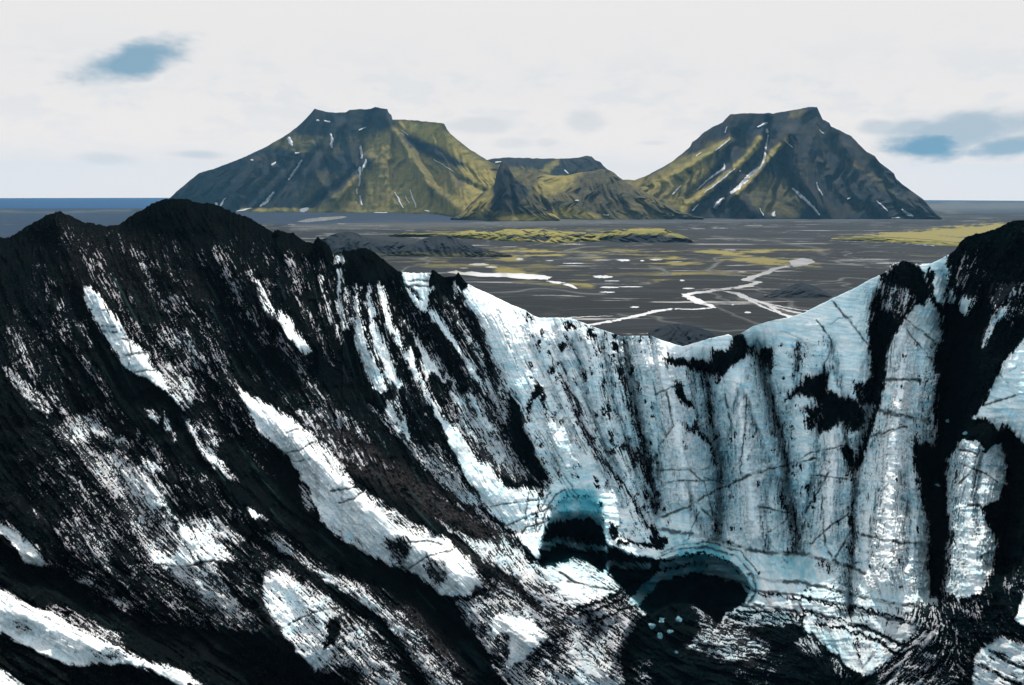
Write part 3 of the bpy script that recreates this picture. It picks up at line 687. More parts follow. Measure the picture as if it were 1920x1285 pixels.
# fall-line directions over the ice
dirs = [(-100, 500, 66), (100, 500, 64), (300, 600, 60), (500, 700, 55), (450, 480, 62), (600, 600, 75), (700, 650, 72), (850, 650, 62), (1000, 700, 64), (1100, 850, 60), (1200, 690, 85), (1300, 900, 90), (1500, 900, 92), (1700, 800, 92), (1850, 580, 118),
        (1890, 700, 110), (1850, 1000, 98), (200, 900, 50), (0, 900, 50), (100, 1200, 32), (-100, 1300, 30), (350, 1180, 34), (350, 900, 52), (600, 1000, 45), (700, 1150, 42), (900, 1000, 46), (850, 850, 52), (1000, 1200, 36), (1100, 1080, 28), (1400, 1250, 12),
        (1700, 1230, -38), (1880, 1250, 28), (1050, 1000, 80), (1600, 1150, 70), (600, 1400, 35), (1800, 1150, 85), (930, 950, 62)]
num = np.zeros(U.shape); nux = num.copy(); nuy = num.copy()
for x, y, a in dirs:
    wt = 1 / ((U - x) ** 2 + (V - y) ** 2 + 2500) ** 1.6
    nux += wt * math.cos(R(2 * a)); nuy += wt * math.sin(R(2 * a))
th = .5 * np.arctan2(nuy, nux); th = np.where(th < -R(60), th + math.pi, th)
th = th + (fbm(U / 60, V / 60, 8, 3) - .5) * .45
dxr, dyr = np.cos(th), np.sin(th)
def lic(src, n):
    acc = src.copy(); J0, I0 = np.mgrid[0:nv, 0:nu].astype(float)
    for s_ in (1, -1):
        y, x = J0.copy(), I0.copy()
        for k in range(n):
            j = np.clip(y.astype(int), 0, nv - 1); i = np.clip(x.astype(int), 0, nu - 1)
            x += s_ * dxr[j, i]; y += s_ * dyr[j, i]
            j = np.clip(y.astype(int), 0, nv - 1); i = np.clip(x.astype(int), 0, nu - 1)
            acc += src[j, i]
    return acc
def eq(a):
    o_ = np.empty(a.size); o_[np.argsort(a.ravel(), kind='stable')] = np.linspace(0, 1, a.size)
    return o_.reshape(a.shape)
white = rng.random(U.shape)
fineL = eq(lic(white, 3))
streak = eq(lic(rng.random(U.shape), 9))
grit = eq(vn(U / 3.2 + 7, V / 2.6, 0) + .8 * white)
midL = eq(lic(vn(U / 4, V / 4, 1) + .6 * vn(U / 8, V / 8, 2), 12))
bigL = eq(lic(vn(U / 14, V / 14, 3) + .5 * vn(U / 26, V / 26, 4), 32))
blob = eq(fbm(U / 20, V / 16, 6, 5, .6))
NZ = eq(.46 * fineL + .44 * streak + .20 * midL + .12 * bigL + .20 * blob + .22 * grit)

# coverage of bare ice (0 all ash or cave dark, 1 all ice or lit ledge)
C = np.full(U.shape, .05)
wv = 6
wj = (streak - .5) * 7; Up = U + (fbm(U / 18, V / 18, 7) - .5) * 11 + wj * dyr + (grit - .5) * 3; Vp = V + (fbm(U / 18, V / 18, 9) - .5) * 11 - wj * dxr + (midL - .5) * 8 * dyr
def pc(val, soft, *pts): P(C, Up, Vp, val, soft, list(pts))
def lc(val, w_, soft, *pts): L(C, Up, Vp, val, w_, list(pts), soft)
# large regions of background speckle
pc(.13, 30, (60, 420), (230, 440), (500, 450), (640, 500), (700, 600), (480, 700), (300, 640), (120, 640), (40, 560))
pc(.22, 12, (105, 410), (140, 430), (185, 480), (225, 540), (200, 545), (150, 500), (120, 460))
pc(.15, 25, (0, 560), (120, 620), (160, 760), (60, 720), (0, 700))
pc(.22, 18, (60, 610), (100, 650), (100, 680), (60, 665))
pc(.2, 22, (250, 620), (330, 560), (420, 640), (400, 700), (300, 690))
pc(.30, 25, (80, 1040), (200, 1080), (340, 1120), (470, 1190), (400, 1190), (260, 1150), (120, 1090))
# right-hand ice wall
pc(.05, 3, (806, 300), (806, 520), (797, 588), (830, 640), (880, 720), (940, 800), (1000, 900), (890, 600), (862, 555), (880, 540), (870, 300))
pc(.975, 5, (878, 300), (878, 538), (862, 552), (875, 585), (900, 610), (915, 650), (925, 700), (940, 745), (958, 790), (970, 830), (990, 865), (1020, 905), (1042, 930), (1020, 990), (1010, 1060), (1075, 1047), (1165, 1105), (1200, 1150), (1350, 1175), (1500, 1175), (1560, 1230),
   (1620, 1265), (1700, 1250), (1740, 1180), (1770, 1110), (1840, 1115), (1950, 1110), (2180, 1060), (2180, 300))
pc(.3, 8, (862, 552), (900, 600), (915, 650), (905, 700), (880, 640), (860, 600))
# --- left mountain of ash: ice windows
pc(.17, 45, (60, 760), (200, 770), (330, 860), (480, 1010), (520, 1180), (380, 1190), (220, 1120), (90, 1050), (40, 900))
pc(.22, 30, (470, 980), (600, 1040), (760, 1130), (880, 1290), (660, 1290), (540, 1200), (460, 1100)); pc(.2, 25, (300, 640), (420, 680), (520, 880), (480, 930), (380, 830)); pc(.17, 30, (480, 700), (640, 760), (760, 860), (700, 880), (560, 790))
for q in (((200, 760), (330, 890), (450, 1020)), ((110, 860), (220, 1010), (330, 1120)), ((60, 960), (200, 1070), (380, 1170)), ((380, 900), (470, 1000), (560, 1060)), ((250, 1080), (360, 1150), (480, 1190)), ((420, 1060), (500, 1120), (600, 1200)), ((330, 560), (400, 650), (470, 780)), ((90, 540), (130, 640), (200, 740)), ((250, 470), (300, 560), (350, 640)),
          ((400, 470), (450, 560), (500, 640)), ((520, 640), (600, 740), (690, 830)), ((560, 1080), (680, 1150), (800, 1260)), ((20, 620), (60, 700), (140, 800)), ((540, 480), (570, 580), (620, 680))): lc(.33, 7, 8, *q)
pc(.95, 3, (155, 535), (172, 536), (188, 552), (205, 580), (225, 610), (250, 640), (275, 665), (290, 690), (315, 715), (335, 745), (345, 768), (325, 752), (298, 722), (280, 713), (245, 700), (222, 672), (205, 645), (190, 630), (178, 600), (163, 570))
pc(.28, 14, (185, 520), (235, 575), (300, 660), (350, 710), (365, 745), (345, 755), (300, 690), (240, 620), (195, 555))
pc(.5, 8, (300, 690), (330, 680), (365, 735), (355, 770), (320, 740))
pc(.5, 6, (5, 685), (25, 700), (60, 730), (95, 745), (98, 765), (86, 782), (60, 768), (40, 745))
pc(.6, 4, (475, 520), (487, 545), (500, 565), (513, 582), (516, 600), (500, 590), (487, 565))
pc(.95, 3, (522, 574), (535, 590), (548, 605), (562, 628), (575, 645), (584, 662), (578, 672), (562, 660), (548, 643), (535, 622), (528, 600))
pc(.3, 7, (560, 660), (580, 668), (590, 690), (575, 690))
pc(.35, 8, (330, 600), (370, 640), (360, 660), (300, 640), (300, 610))
pc(.4, 8, (335, 620), (400, 690), (390, 700), (350, 680), (330, 640))
pc(.35, 6, (140, 600), (175, 640), (170, 650), (145, 620))
pc(.8, 4, (268, 765), (280, 770), (297, 785), (294, 796), (280, 785))
pc(.85, 3, (304, 775), (316, 790), (322, 812), (330, 830), (320, 820), (308, 800))
pc(.8, 6, (340, 778), (358, 790), (372, 815), (385, 835), (410, 860), (440, 885), (470, 900), (478, 910), (455, 905), (420, 890), (385, 860), (368, 830), (350, 800))
pc(.5, 8, (365, 790), (400, 815), (450, 850), (480, 895), (470, 900), (430, 870), (390, 830))
pc(.47, 14, (150, 775), (175, 785), (215, 820), (240, 832), (238, 848), (250, 880), (290, 895), (315, 915), (320, 960), (345, 985), (385, 1000), (420, 1035), (438, 1050), (400, 1052), (405, 1080), (430, 1110), (462, 1150), (480, 1182), (440, 1180), (385, 1140), (325, 1090),
   (280, 1055), (245, 985), (205, 925), (165, 875), (130, 835), (100, 810))
pc(.55, 10, (155, 778), (185, 795), (235, 822), (238, 838), (200, 830), (172, 800))
pc(.12, 10, (165, 815), (200, 825), (225, 845), (190, 850), (170, 835))
pc(.60, 14, (220, 860), (260, 880), (300, 920), (305, 950), (270, 960), (235, 920), (205, 890))
pc(.66, 8, (265, 860), (285, 865), (302, 885), (290, 890), (272, 880))
pc(.80, 8, (336, 992), (350, 985), (385, 990), (430, 1040), (428, 1048), (395, 1055), (345, 1062), (290, 1055), (285, 1040), (330, 1040))
pc(.58, 10, (320, 1070), (400, 1060), (415, 1090), (450, 1140), (430, 1150), (380, 1120))
pc(.42, 14, (110, 965), (165, 975), (205, 1010), (210, 1050), (190, 1070), (160, 1030), (115, 1000))
pc(.62, 8, (352, 970), (395, 975), (455, 1015), (450, 1020), (400, 1000), (360, 985))
pc(.9, 4, (0, 976), (18, 984), (45, 1008), (70, 1030), (80, 1042), (86, 1062), (68, 1066), (45, 1058), (32, 1028), (0, 1000), (-260, 900), (-260, 860))
pc(.985, 4, (-260, 1010), (0, 1102), (40, 1126), (100, 1146), (150, 1178), (190, 1200), (240, 1226), (300, 1246), (345, 1262), (378, 1285), (330, 1282), (285, 1256), (225, 1246), (165, 1246), (140, 1250), (92, 1236), (60, 1215), (20, 1196), (0, 1190), (-260, 1120))
pc(.5, 8, (90, 1134), (130, 1146), (180, 1168), (225, 1192), (235, 1215), (200, 1205), (150, 1180), (110, 1155))
pc(.70, 8, (170, 1215), (225, 1210), (240, 1235), (175, 1240))
pc(.6, 8, (22, 1152), (50, 1160), (60, 1185), (35, 1185))
pc(.9, 5, (-260, 1200), (0, 1262), (30, 1272), (60, 1300), (120, 1340), (-260, 1340))
pc(.75, 5, (205, 1120), (235, 1122), (256, 1144), (235, 1142))
pc(.7, 5, (140, 1085), (170, 1085), (178, 1100), (150, 1098))
# big white tongue
pc(.985, 4, (447, 727), (470, 742), (510, 765), (548, 788), (590, 820), (620, 850), (648, 882), (662, 912), (700, 928), (758, 962), (800, 990), (850, 1010), (878, 1038), (904, 1090), (900, 1112), (850, 1118), (828, 1120), (800, 1092), (758, 1068), (705, 1045), (652, 1018), (612, 988),
   (592, 952), (576, 912), (545, 862), (510, 832), (480, 798), (460, 762))
pc(.66, 8, (565, 800), (625, 850), (655, 885), (655, 905), (620, 885), (590, 845))
pc(.70, 10, (690, 930), (760, 962), (840, 1005), (800, 1010), (740, 985), (695, 960))
pc(.72, 12, (600, 960), (700, 1030), (770, 1060), (760, 1080), (680, 1040), (612, 990))
pc(.35, 8, (720, 1010), (765, 1005), (775, 1030), (755, 1060), (735, 1050), (725, 1030))
pc(.5, 9, (800, 1040), (835, 1050), (840, 1090), (820, 1110), (800, 1080))
pc(.55, 5, (560, 905), (578, 925), (590, 960), (575, 955), (562, 930))
pc(.88, 4, (462, 950), (480, 955), (503, 975), (498, 980), (475, 972))
# fluted streaks under the dark summit
pc(.20, 22, (640, 540), (740, 530), (860, 560), (960, 740), (1030, 890), (900, 900), (760, 800), (660, 650))
pc(.42, 14, (830, 740), (900, 740), (980, 850), (1010, 905), (930, 890), (860, 810)); pc(.3, 10, (830, 590), (870, 600), (930, 720), (960, 800), (920, 770), (870, 690))
for q in (((700, 640), (740, 740), (760, 800)), ((855, 590), (890, 650), (925, 740), (960, 810)), ((835, 560), (860, 600), (900, 670)), ((880, 760), (930, 830), (975, 880)), ((800, 650), (850, 720), (900, 800), (950, 870)), ((660, 560), (668, 620), (690, 700)), ((650, 540), (655, 610)), ((815, 760), (850, 820), (880, 860)), ((905, 620), (925, 680), (945, 760)),
          ((740, 620), (765, 680), (800, 760)), ((600, 520), (620, 600), (640, 640)), ((470, 510), (500, 560), (530, 610)), ((560, 770), (640, 850), (720, 900)), ((690, 760), (740, 810), (800, 870))): lc(.6, 3.5, 3.5, *q)
pc(.6, 4, (624, 475), (643, 475), (644, 493), (626, 493))
pc(.7, 3, (632, 505), (640, 505), (642, 555), (650, 590), (653, 618), (640, 620), (634, 590), (630, 560))
pc(.5, 3, (648, 560), (656, 575), (655, 620), (650, 610))
pc(.94, 2.5, (668, 535), (673, 545), (677, 590), (686, 622), (694, 655), (706, 682), (717, 705), (728, 733), (718, 735), (705, 728), (691, 710), (680, 690), (671, 660), (667, 630), (671, 600), (667, 570))
pc(.94, 2.5, (688, 532), (694, 548), (703, 575), (708, 595), (701, 600), (709, 622), (722, 645), (730, 665), (743, 695), (752, 722), (748, 732), (736, 722), (720, 690), (706, 660), (695, 622), (689, 580))
pc(.9, 2.5, (707, 530), (716, 538), (725, 562), (731, 590), (740, 612), (750, 630), (757, 655), (752, 662), (742, 645), (728, 618), (720, 592), (712, 562))
pc(.6, 4, (744, 592), (755, 600), (775, 618), (790, 640), (780, 640), (765, 622), (748, 608))
pc(.94, 3, (767, 648), (775, 660), (782, 690), (797, 722), (812, 752), (832, 785), (850, 800), (870, 825), (900, 862), (925, 882), (943, 905), (950, 925), (920, 955), (905, 940), (888, 915), (872, 885), (857, 858), (845, 835), (835, 812), (815, 775), (800, 748), (785, 712), (770, 690), (762, 668))
pc(.94, 3, (772, 625), (785, 640), (805, 665), (820, 690), (835, 715), (826, 714), (808, 700), (800, 712), (792, 690), (780, 660))
pc(.05, 2, (760, 640), (765, 620), (778, 642), (790, 668), (797, 690), (783, 672), (770, 650))
pc(.88, 3, (803, 577), (812, 584), (832, 605), (846, 622), (858, 645), (882, 678), (898, 702), (913, 735), (908, 736), (890, 712), (868, 672), (850, 648), (828, 622), (808, 600))
pc(.88, 3, (872, 736), (888, 745), (905, 778), (922, 795), (929, 812), (915, 802), (895, 776), (878, 752))
pc(.9, 3, (845, 733), (860, 740), (873, 772), (860, 762), (848, 748))
pc(.75, 4, (722, 752), (737, 750), (748, 785), (766, 802), (773, 826), (762, 830), (752, 812), (735, 796), (722, 782))
pc(.55, 12, (755, 820), (780, 830), (820, 840), (850, 870), (880, 915), (905, 945), (940, 975), (990, 1010), (1000, 1045), (960, 1015), (910, 975), (850, 930), (800, 885), (765, 850))
pc(.6, 9, (860, 800), (900, 840), (950, 890), (985, 905), (960, 860), (930, 820), (890, 790))
pc(.88, 6, (900, 905), (950, 912), (1035, 918), (1042, 935), (1030, 965), (1020, 1000), (1008, 1050), (985, 1030), (965, 1010), (935, 985), (912, 955))
pc(.35, 14, (560, 790), (610, 800), (660, 840), (740, 885), (820, 930), (900, 975), (950, 1010), (920, 1025), (850, 985), (760, 925), (680, 880), (600, 820))
pc(.5, 8, (575, 762), (600, 765), (650, 790), (655, 805), (620, 800), (580, 780))
pc(.62, 10, (815, 975), (880, 992), (925, 1020), (948, 1048), (925, 1062), (880, 1042), (835, 1005))
pc(.66, 8, (940, 1010), (990, 1030), (1010, 1062), (1060, 1110), (1070, 1150), (1030, 1140), (980, 1100), (930, 1060))
pc(.9, 4, (1008, 1063), (1035, 1060), (1075, 1047), (1100, 1058), (1122, 1075), (1162, 1105), (1140, 1118), (1075, 1142), (1052, 1112), (1022, 1085))
pc(.52, 12, (850, 1130), (905, 1100), (950, 1062), (1020, 1110), (1070, 1140), (1165, 1112), (1206, 1150), (1185, 1180), (1160, 1230), (1182, 1300), (960, 1300), (900, 1215), (868, 1165))
pc(.985, 4, (925, 1158), (960, 1150), (1000, 1166), (1023, 1198), (1000, 1222), (960, 1248), (930, 1235), (922, 1200))
pc(.68, 12, (1060, 1200), (1110, 1215), (1150, 1245), (1182, 1285), (1220, 1400), (1080, 1400), (1080, 1260))
pc(.25, 8, (925, 1195), (955, 1185), (955, 1235), (930, 1250), (915, 1230))
pc(.32, 12, (1020, 1160), (1060, 1160), (1075, 1200), (1040, 1230), (1010, 1240), (985, 1262), (1000, 1225), (1028, 1195))
pc(.76, 8, (495, 1080), (520, 1070), (555, 1085), (590, 1110), (635, 1135), (655, 1150), (640, 1182), (635, 1215), (612, 1250), (592, 1256), (562, 1228), (530, 1190), (500, 1150), (488, 1110))
pc(.62, 10, (480, 998), (520, 1008), (600, 1060), (680, 1100), (740, 1150), (800, 1212), (832, 1252), (800, 1240), (720, 1180), (640, 1112), (560, 1062), (480, 1022))
pc(.55, 9, (625, 1150), (690, 1168), (740, 1255), (770, 1300), (690, 1300), (660, 1240), (605, 1262), (635, 1205))
pc(.45, 12, (760, 1170), (800, 1210), (850, 1260), (880, 1300), (800, 1300), (740, 1210))
pc(.05, 4, (615, 1165), (632, 1158), (640, 1180), (630, 1205), (608, 1215), (612, 1190))
pc(.02, 6, (240, 1170), (330, 1180), (440, 1186), (500, 1190), (545, 1215), (590, 1260), (660, 1300), (700, 1500), (430, 1500), (420, 1290), (380, 1262), (300, 1235), (240, 1205))
lc(.03, 23, 4, (430, 850), (520, 950), (590, 1025), (680, 1062), (760, 1098), (830, 1150), (875, 1210), (925, 1300), (1000, 1420))
lc(.04, 9, 4, (480, 1010), (600, 1095), (700, 1160), (740, 1210), (800, 1290))
lc(.04, 8, 3, (655, 880), (700, 925), (780, 975), (850, 1010), (900, 1060), (960, 1095), (1010, 1140))
lc(.1, 5, 3, (905, 955), (960, 1000), (1000, 1050))
lc(.06, 14, 5, (700, 880), (790, 935), (870, 985), (905, 1000))
lc(.1, 3, 1.5, (1068, 1145), (1160, 1112)); lc(.1, 2.5, 1.5, (1085, 1153), (1168, 1122)); lc(.1, 3, 1.5, (1095, 1167), (1195, 1135)); lc(.2, 5, 2, (830, 1122), (870, 1122), (905, 1113), (930, 1090))
# --- right wall: ash blotches, from the crest down
for p in ([(1003, 636), (1012, 640), (1014, 652), (1005, 650)], [(1048, 640), (1064, 645), (1058, 660), (1050, 658)], [(1100, 660), (1113, 668), (1116, 680), (1102, 672)], [(1026, 683), (1038, 688), (1038, 705), (1030, 700)], [(1142, 665), (1153, 672), (1148, 682)],
          [(1143, 640), (1160, 650), (1160, 668), (1150, 660)], [(1056, 604), (1078, 614), (1078, 622), (1062, 614)], [(1108, 615), (1120, 630), (1118, 650), (1112, 640), (1100, 625)], [(982, 586), (998, 598), (996, 604), (986, 598)], [(1168, 634), (1176, 645), (1170, 650)],
          [(1200, 632), (1208, 632), (1192, 648)], [(1155, 684), (1166, 690), (1165, 720), (1156, 700)], [(1180, 690), (1192, 692), (1182, 708)], [(1068, 740), (1090, 735), (1092, 760), (1075, 760)], [(1105, 830), (1150, 838), (1160, 850), (1120, 845)]):
    pc(.02, 2, *p)
pc(.03, 2.5, (997, 738), (1007, 716), (1014, 730), (1024, 752), (1030, 790), (1022, 765), (1010, 742), (998, 748), (993, 790), (989, 765))
pc(.04, 5, (955, 735), (972, 765), (985, 815), (1005, 862), (1030, 900), (1015, 900), (985, 875), (960, 835), (950, 790))
pc(.84, 10, (1060, 640), (1110, 660), (1150, 700), (1180, 770), (1205, 850), (1225, 920), (1235, 980), (1225, 1030), (1150, 1040), (1180, 960), (1130, 880), (1085, 790), (1050, 720))
pc(.82, 10, (1000, 770), (1030, 790), (1050, 860), (1040, 900), (1010, 860), (990, 800))
lc(.4, 4, 3, (1075, 760), (1100, 820), (1130, 860), (1150, 890), (1185, 930), (1210, 985))
lc(.3, 3, 2.5, (1050, 700), (1080, 760), (1095, 800), (1120, 850))
lc(.5, 7, 5, (1165, 690), (1178, 740), (1195, 800), (1208, 850), (1220, 895), (1228, 950))
lc(.3, 8, 5, (1170, 840), (1190, 850), (1215, 880), (1215, 900))
pc(.05, 4, (1228, 975), (1236, 1000), (1252, 1010), (1245, 1030), (1230, 1020), (1215, 1010))
pc(.15, 3, (1143, 978), (1158, 990), (1160, 1008), (1145, 1015))
lc(.15, 4, 2, (1160, 1018), (1200, 1020), (1235, 1025))
# small ash spots and tears scattered over the wall, thickest in the hollows between ribs
rs = random.Random(11)
for i in range(420):
    if i < 150: x, y = rs.uniform(990, 1230), rs.uniform(600, 1000)
    elif i < 330:
        l0 = rs.choice([((1320, 700), (1352, 900), (1345, 1000)), ((1440, 690), (1470, 850), (1495, 1010)), ((1545, 700), (1525, 900), (1500, 1000)), ((1650, 700), (1605, 900), (1597, 1080)), ((1185, 700), (1212, 860), (1230, 960)), ((1745, 620), (1740, 800), (1725, 1000)), ((1790, 860), (1790, 960), (1785, 1090))])
        k_ = rs.random() * 1.999; a_, b_ = l0[int(k_)], l0[int(k_) + 1]; k_ -= int(k_)
        x, y = a_[0] + (b_[0] - a_[0]) * k_ + rs.gauss(0, 13), a_[1] + (b_[1] - a_[1]) * k_ + rs.gauss(0, 8)
    else: x, y = rs.uniform(1200, 1760), rs.uniform(640, 1130)
    j, ii = int((y - VB0) / STEP), int((x - UB[0]) / STEP)
    h_ = rs.uniform(2, 9) * (1.5 if i < 150 else 1)
    lc(rs.uniform(.02, .4), rs.uniform(.9, 2.6), 1.6, (x, y), (x + dxr[j, ii] * h_ * .6 + rs.uniform(-1, 1), y + dyr[j, ii] * h_ * .6), (x + dxr[j, ii] * h_, y + dyr[j, ii] * h_))
# notch at the crest
pc(.06, 5, (1242, 670), (1262, 672), (1290, 678), (1312, 672), (1330, 674), (1337, 655), (1350, 652), (1362, 660), (1372, 640), (1376, 628), (1392, 645), (1400, 660), (1385, 680), (1362, 700), (1345, 720), (1330, 722), (1322, 700), (1300, 692), (1260, 690), (1246, 682))
pc(.08, 5, (1376, 626), (1386, 622), (1398, 640), (1420, 650), (1445, 652), (1452, 668), (1447, 690), (1440, 720), (1438, 745), (1428, 735), (1424, 700), (1412, 672), (1395, 658))
pc(.5, 6, (1290, 700), (1330, 710), (1340, 760), (1320, 800), (1300, 760))
lc(.08, 5, 3, (1270, 722), (1280, 745), (1300, 760), (1318, 765)); lc(.1, 6, 3, (1318, 700), (1330, 740), (1322, 770)); lc(.3, 4, 3, (1285, 795), (1310, 812), (1335, 838), (1342, 870)); lc(.2, 5, 4, (1322, 770), (1305, 800), (1340, 820))
lc(.5, 6, 5, (1440, 740), (1450, 770), (1462, 800), (1468, 830), (1480, 860), (1475, 900), (1466, 930), (1490, 975), (1498, 1010), (1480, 1035))
pc(.08, 8, (1466, 755), (1485, 735), (1500, 725), (1505, 708), (1500, 692), (1512, 682), (1535, 675), (1545, 655), (1552, 668), (1560, 690), (1548, 710), (1552, 728), (1562, 740), (1590, 742), (1605, 755), (1622, 768), (1612, 800), (1598, 812), (1590, 795), (1575, 790), (1560, 808), (1540, 812),
   (1530, 800), (1538, 775), (1528, 748), (1510, 745), (1490, 742))
pc(.1, 6, (1498, 762), (1522, 760), (1536, 765), (1533, 795), (1520, 812), (1512, 805), (1512, 780))
pc(.12, 7, (1598, 720), (1632, 712), (1645, 745), (1632, 765), (1605, 755))
pc(.12, 7, (1596, 768), (1628, 770), (1620, 800), (1602, 812), (1592, 800))
pc(.02, 2.5, (1572, 846), (1585, 838), (1602, 842), (1604, 870), (1598, 880), (1586, 868), (1578, 850))
pc(.04, 2.5, (1610, 842), (1628, 832), (1618, 865), (1607, 880))
lc(.55, 6, 5, (1600, 885), (1598, 930), (1592, 965), (1603, 1000), (1598, 1050), (1590, 1085))
lc(.3, 3, 2, (1480, 920), (1492, 925), (1478, 950)); pc(.1, 3, (1464, 940), (1475, 945), (1478, 955), (1468, 950))
lc(.5, 10, 8, (1545, 1060), (1590, 1070), (1595, 1110), (1590, 1170))
pc(.5, 10, (1480, 660), (1500, 650), (1545, 640), (1560, 660), (1520, 700), (1490, 700))
# dark cone and column below it
pc(.07, 6, (1660, 300), (1660, 512), (1676, 494), (1692, 488), (1712, 493), (1725, 505), (1738, 530), (1744, 550), (1735, 575), (1712, 575), (1700, 592), (1685, 622), (1668, 650), (1660, 690), (1654, 730), (1650, 760), (1636, 765), (1632, 700), (1626, 650), (1630, 605), (1640, 560), (1650, 530))
pc(.4, 8, (1650, 530), (1700, 540), (1715, 560), (1690, 590), (1680, 600), (1650, 570), (1642, 545))
pc(.1, 3, (1752, 505), (1755, 520), (1752, 550), (1762, 570), (1775, 585), (1770, 600), (1745, 560), (1738, 525), (1740, 508))
pc(.055, 6, (1777, 300), (1777, 480), (1780, 520), (1775, 545), (1768, 575), (1766, 600), (1764, 640), (1755, 660), (1752, 700), (1752, 740), (1745, 760), (1752, 780), (1735, 800), (1715, 815), (1713, 840), (1716, 880), (1722, 910), (1730, 945), (1736, 975), (1742, 1010), (1738, 1060), (1742, 1110),
   (1760, 1125), (1775, 1105), (1782, 1060), (1783, 1000), (1780, 950), (1782, 900), (1790, 850), (1800, 822), (1830, 826), (1848, 827), (1875, 832), (1888, 862), (1885, 905), (1872, 942), (1838, 950), (1850, 985), (1864, 1005), (1865, 1030), (1862, 1065), (1842, 1110), (1860, 1120), (1950, 1100), (2180, 1050), (2180, 300))
pc(.95, 3, (1775, 480), (1777, 510), (1774, 545), (1762, 568), (1752, 560), (1750, 530), (1755, 505), (1738, 500), (1725, 500), (1748, 492))
pc(.9, 2.5, (1785, 538), (1789, 560), (1782, 578), (1776, 566))
pc(.95, 2.5, (1828, 510), (1834, 530), (1830, 560), (1815, 590), (1806, 594), (1797, 580), (1797, 563), (1810, 548), (1820, 525))
pc(.35, 12, (1850, 530), (1930, 530), (1930, 600), (1880, 600), (1850, 570))
pc(.2, 10, (1780, 470), (1840, 470), (1870, 520), (1840, 560), (1790, 560))
pc(.7, 4, (1892, 570), (1880, 595), (1862, 618), (1848, 655), (1840, 652), (1842, 625), (1855, 605), (1872, 580))
pc(.96, 3, (2180, 560), (1925, 625), (1905, 655), (1880, 680), (1868, 705), (1855, 735), (1840, 760), (1822, 782), (1832, 792), (1845, 785), (1856, 808), (1872, 812), (1890, 798), (1905, 818), (1920, 845), (2180, 900))
pc(.96, 3, (1797, 835), (1812, 826), (1845, 828), (1874, 834), (1888, 865), (1884, 905), (1870, 940), (1840, 948), (1852, 985), (1864, 1003), (1864, 1030), (1860, 1065), (1840, 1112), (1797, 1125), (1773, 1110), (1790, 1060), (1796, 1015), (1785, 975), (1780, 905), (1780, 870))
pc(.02, 3, (1795, 770), (1825, 785), (1838, 790), (1850, 785), (1858, 812), (1850, 826), (1800, 825), (1780, 800))
pc(.02, 3, (1850, 822), (1890, 798), (1918, 835), (2180, 900), (2180, 1040), (1900, 1060), (1872, 1000), (1845, 952), (1874, 942), (1887, 905), (1890, 862), (1877, 833))
lc(.35, 7, 5, (1782, 1000), (1775, 1060), (1768, 1100), (1790, 1150)); lc(.3, 6, 5, (1725, 700), (1745, 740), (1740, 790), (1730, 830))
pc(.3, 6, (1880, 1080), (1925, 1040), (1935, 1080), (1900, 1105), (1875, 1105))
# foot of the wall, lower right
pc(.12, 12, (1640, 1262), (1690, 1222), (1712, 1195), (1735, 1150), (1760, 1130), (1842, 1120), (2180, 1080), (2180, 1500), (1600, 1500), (1600, 1290))
pc(.84, 6, (1602, 1150), (1640, 1135), (1700, 1140), (1712, 1170), (1690, 1210), (1660, 1235), (1640, 1262), (1615, 1262), (1600, 1235))
pc(.86, 6, (1510, 1150), (1600, 1160), (1600, 1200), (1592, 1225), (1560, 1222), (1535, 1190))
pc(.45, 10, (1690, 1150), (1780, 1120), (1800, 1150), (1770, 1190), (1730, 1170))
pc(.8, 9, (1690, 1255), (1740, 1235), (1768, 1250), (1780, 1300), (1700, 1310), (1668, 1290))
pc(.34, 16, (1640, 1285), (1690, 1225), (1740, 1165), (1800, 1130), (1850, 1130), (1830, 1200), (1790, 1300)); lc(.55, 6, 5, (1665, 1290), (1690, 1245), (1715, 1210), (1755, 1185), (1790, 1150))
pc(.5, 6, (1715, 1215), (1768, 1230), (1765, 1245), (1725, 1232))
pc(.80, 6, (1828, 1235), (1850, 1208), (1875, 1194), (1925, 1205), (2180, 1250), (2180, 1500), (1850, 1500), (1825, 1290))
pc(.95, 3, (1900, 1160), (1922, 1112), (2180, 1050), (2180, 1230), (1925, 1180))
pc(.15, 14, (1760, 1140), (1860, 1160), (1830, 1200), (1790, 1190))
for q in (((1515, 1145), (1560, 1160), (1600, 1172), (1645, 1186), (1705, 1216)), ((1600, 1138), (1655, 1154), (1715, 1171)), ((1600, 1186), (1650, 1205), (1692, 1236)), ((1525, 1165), (1570, 1178), (1600, 1185)), ((1855, 1218), (1890, 1240), (1935, 1262)), ((1838, 1245), (1880, 1268), (1925, 1295)),
          ((1415, 1112), (1480, 1118), (1545, 1130), (1600, 1144)), ((1500, 1130), (1510, 1150), (1502, 1165)), ((1605, 1195), (1615, 1240))): lc(.1, 1.9, 1.3, *q)
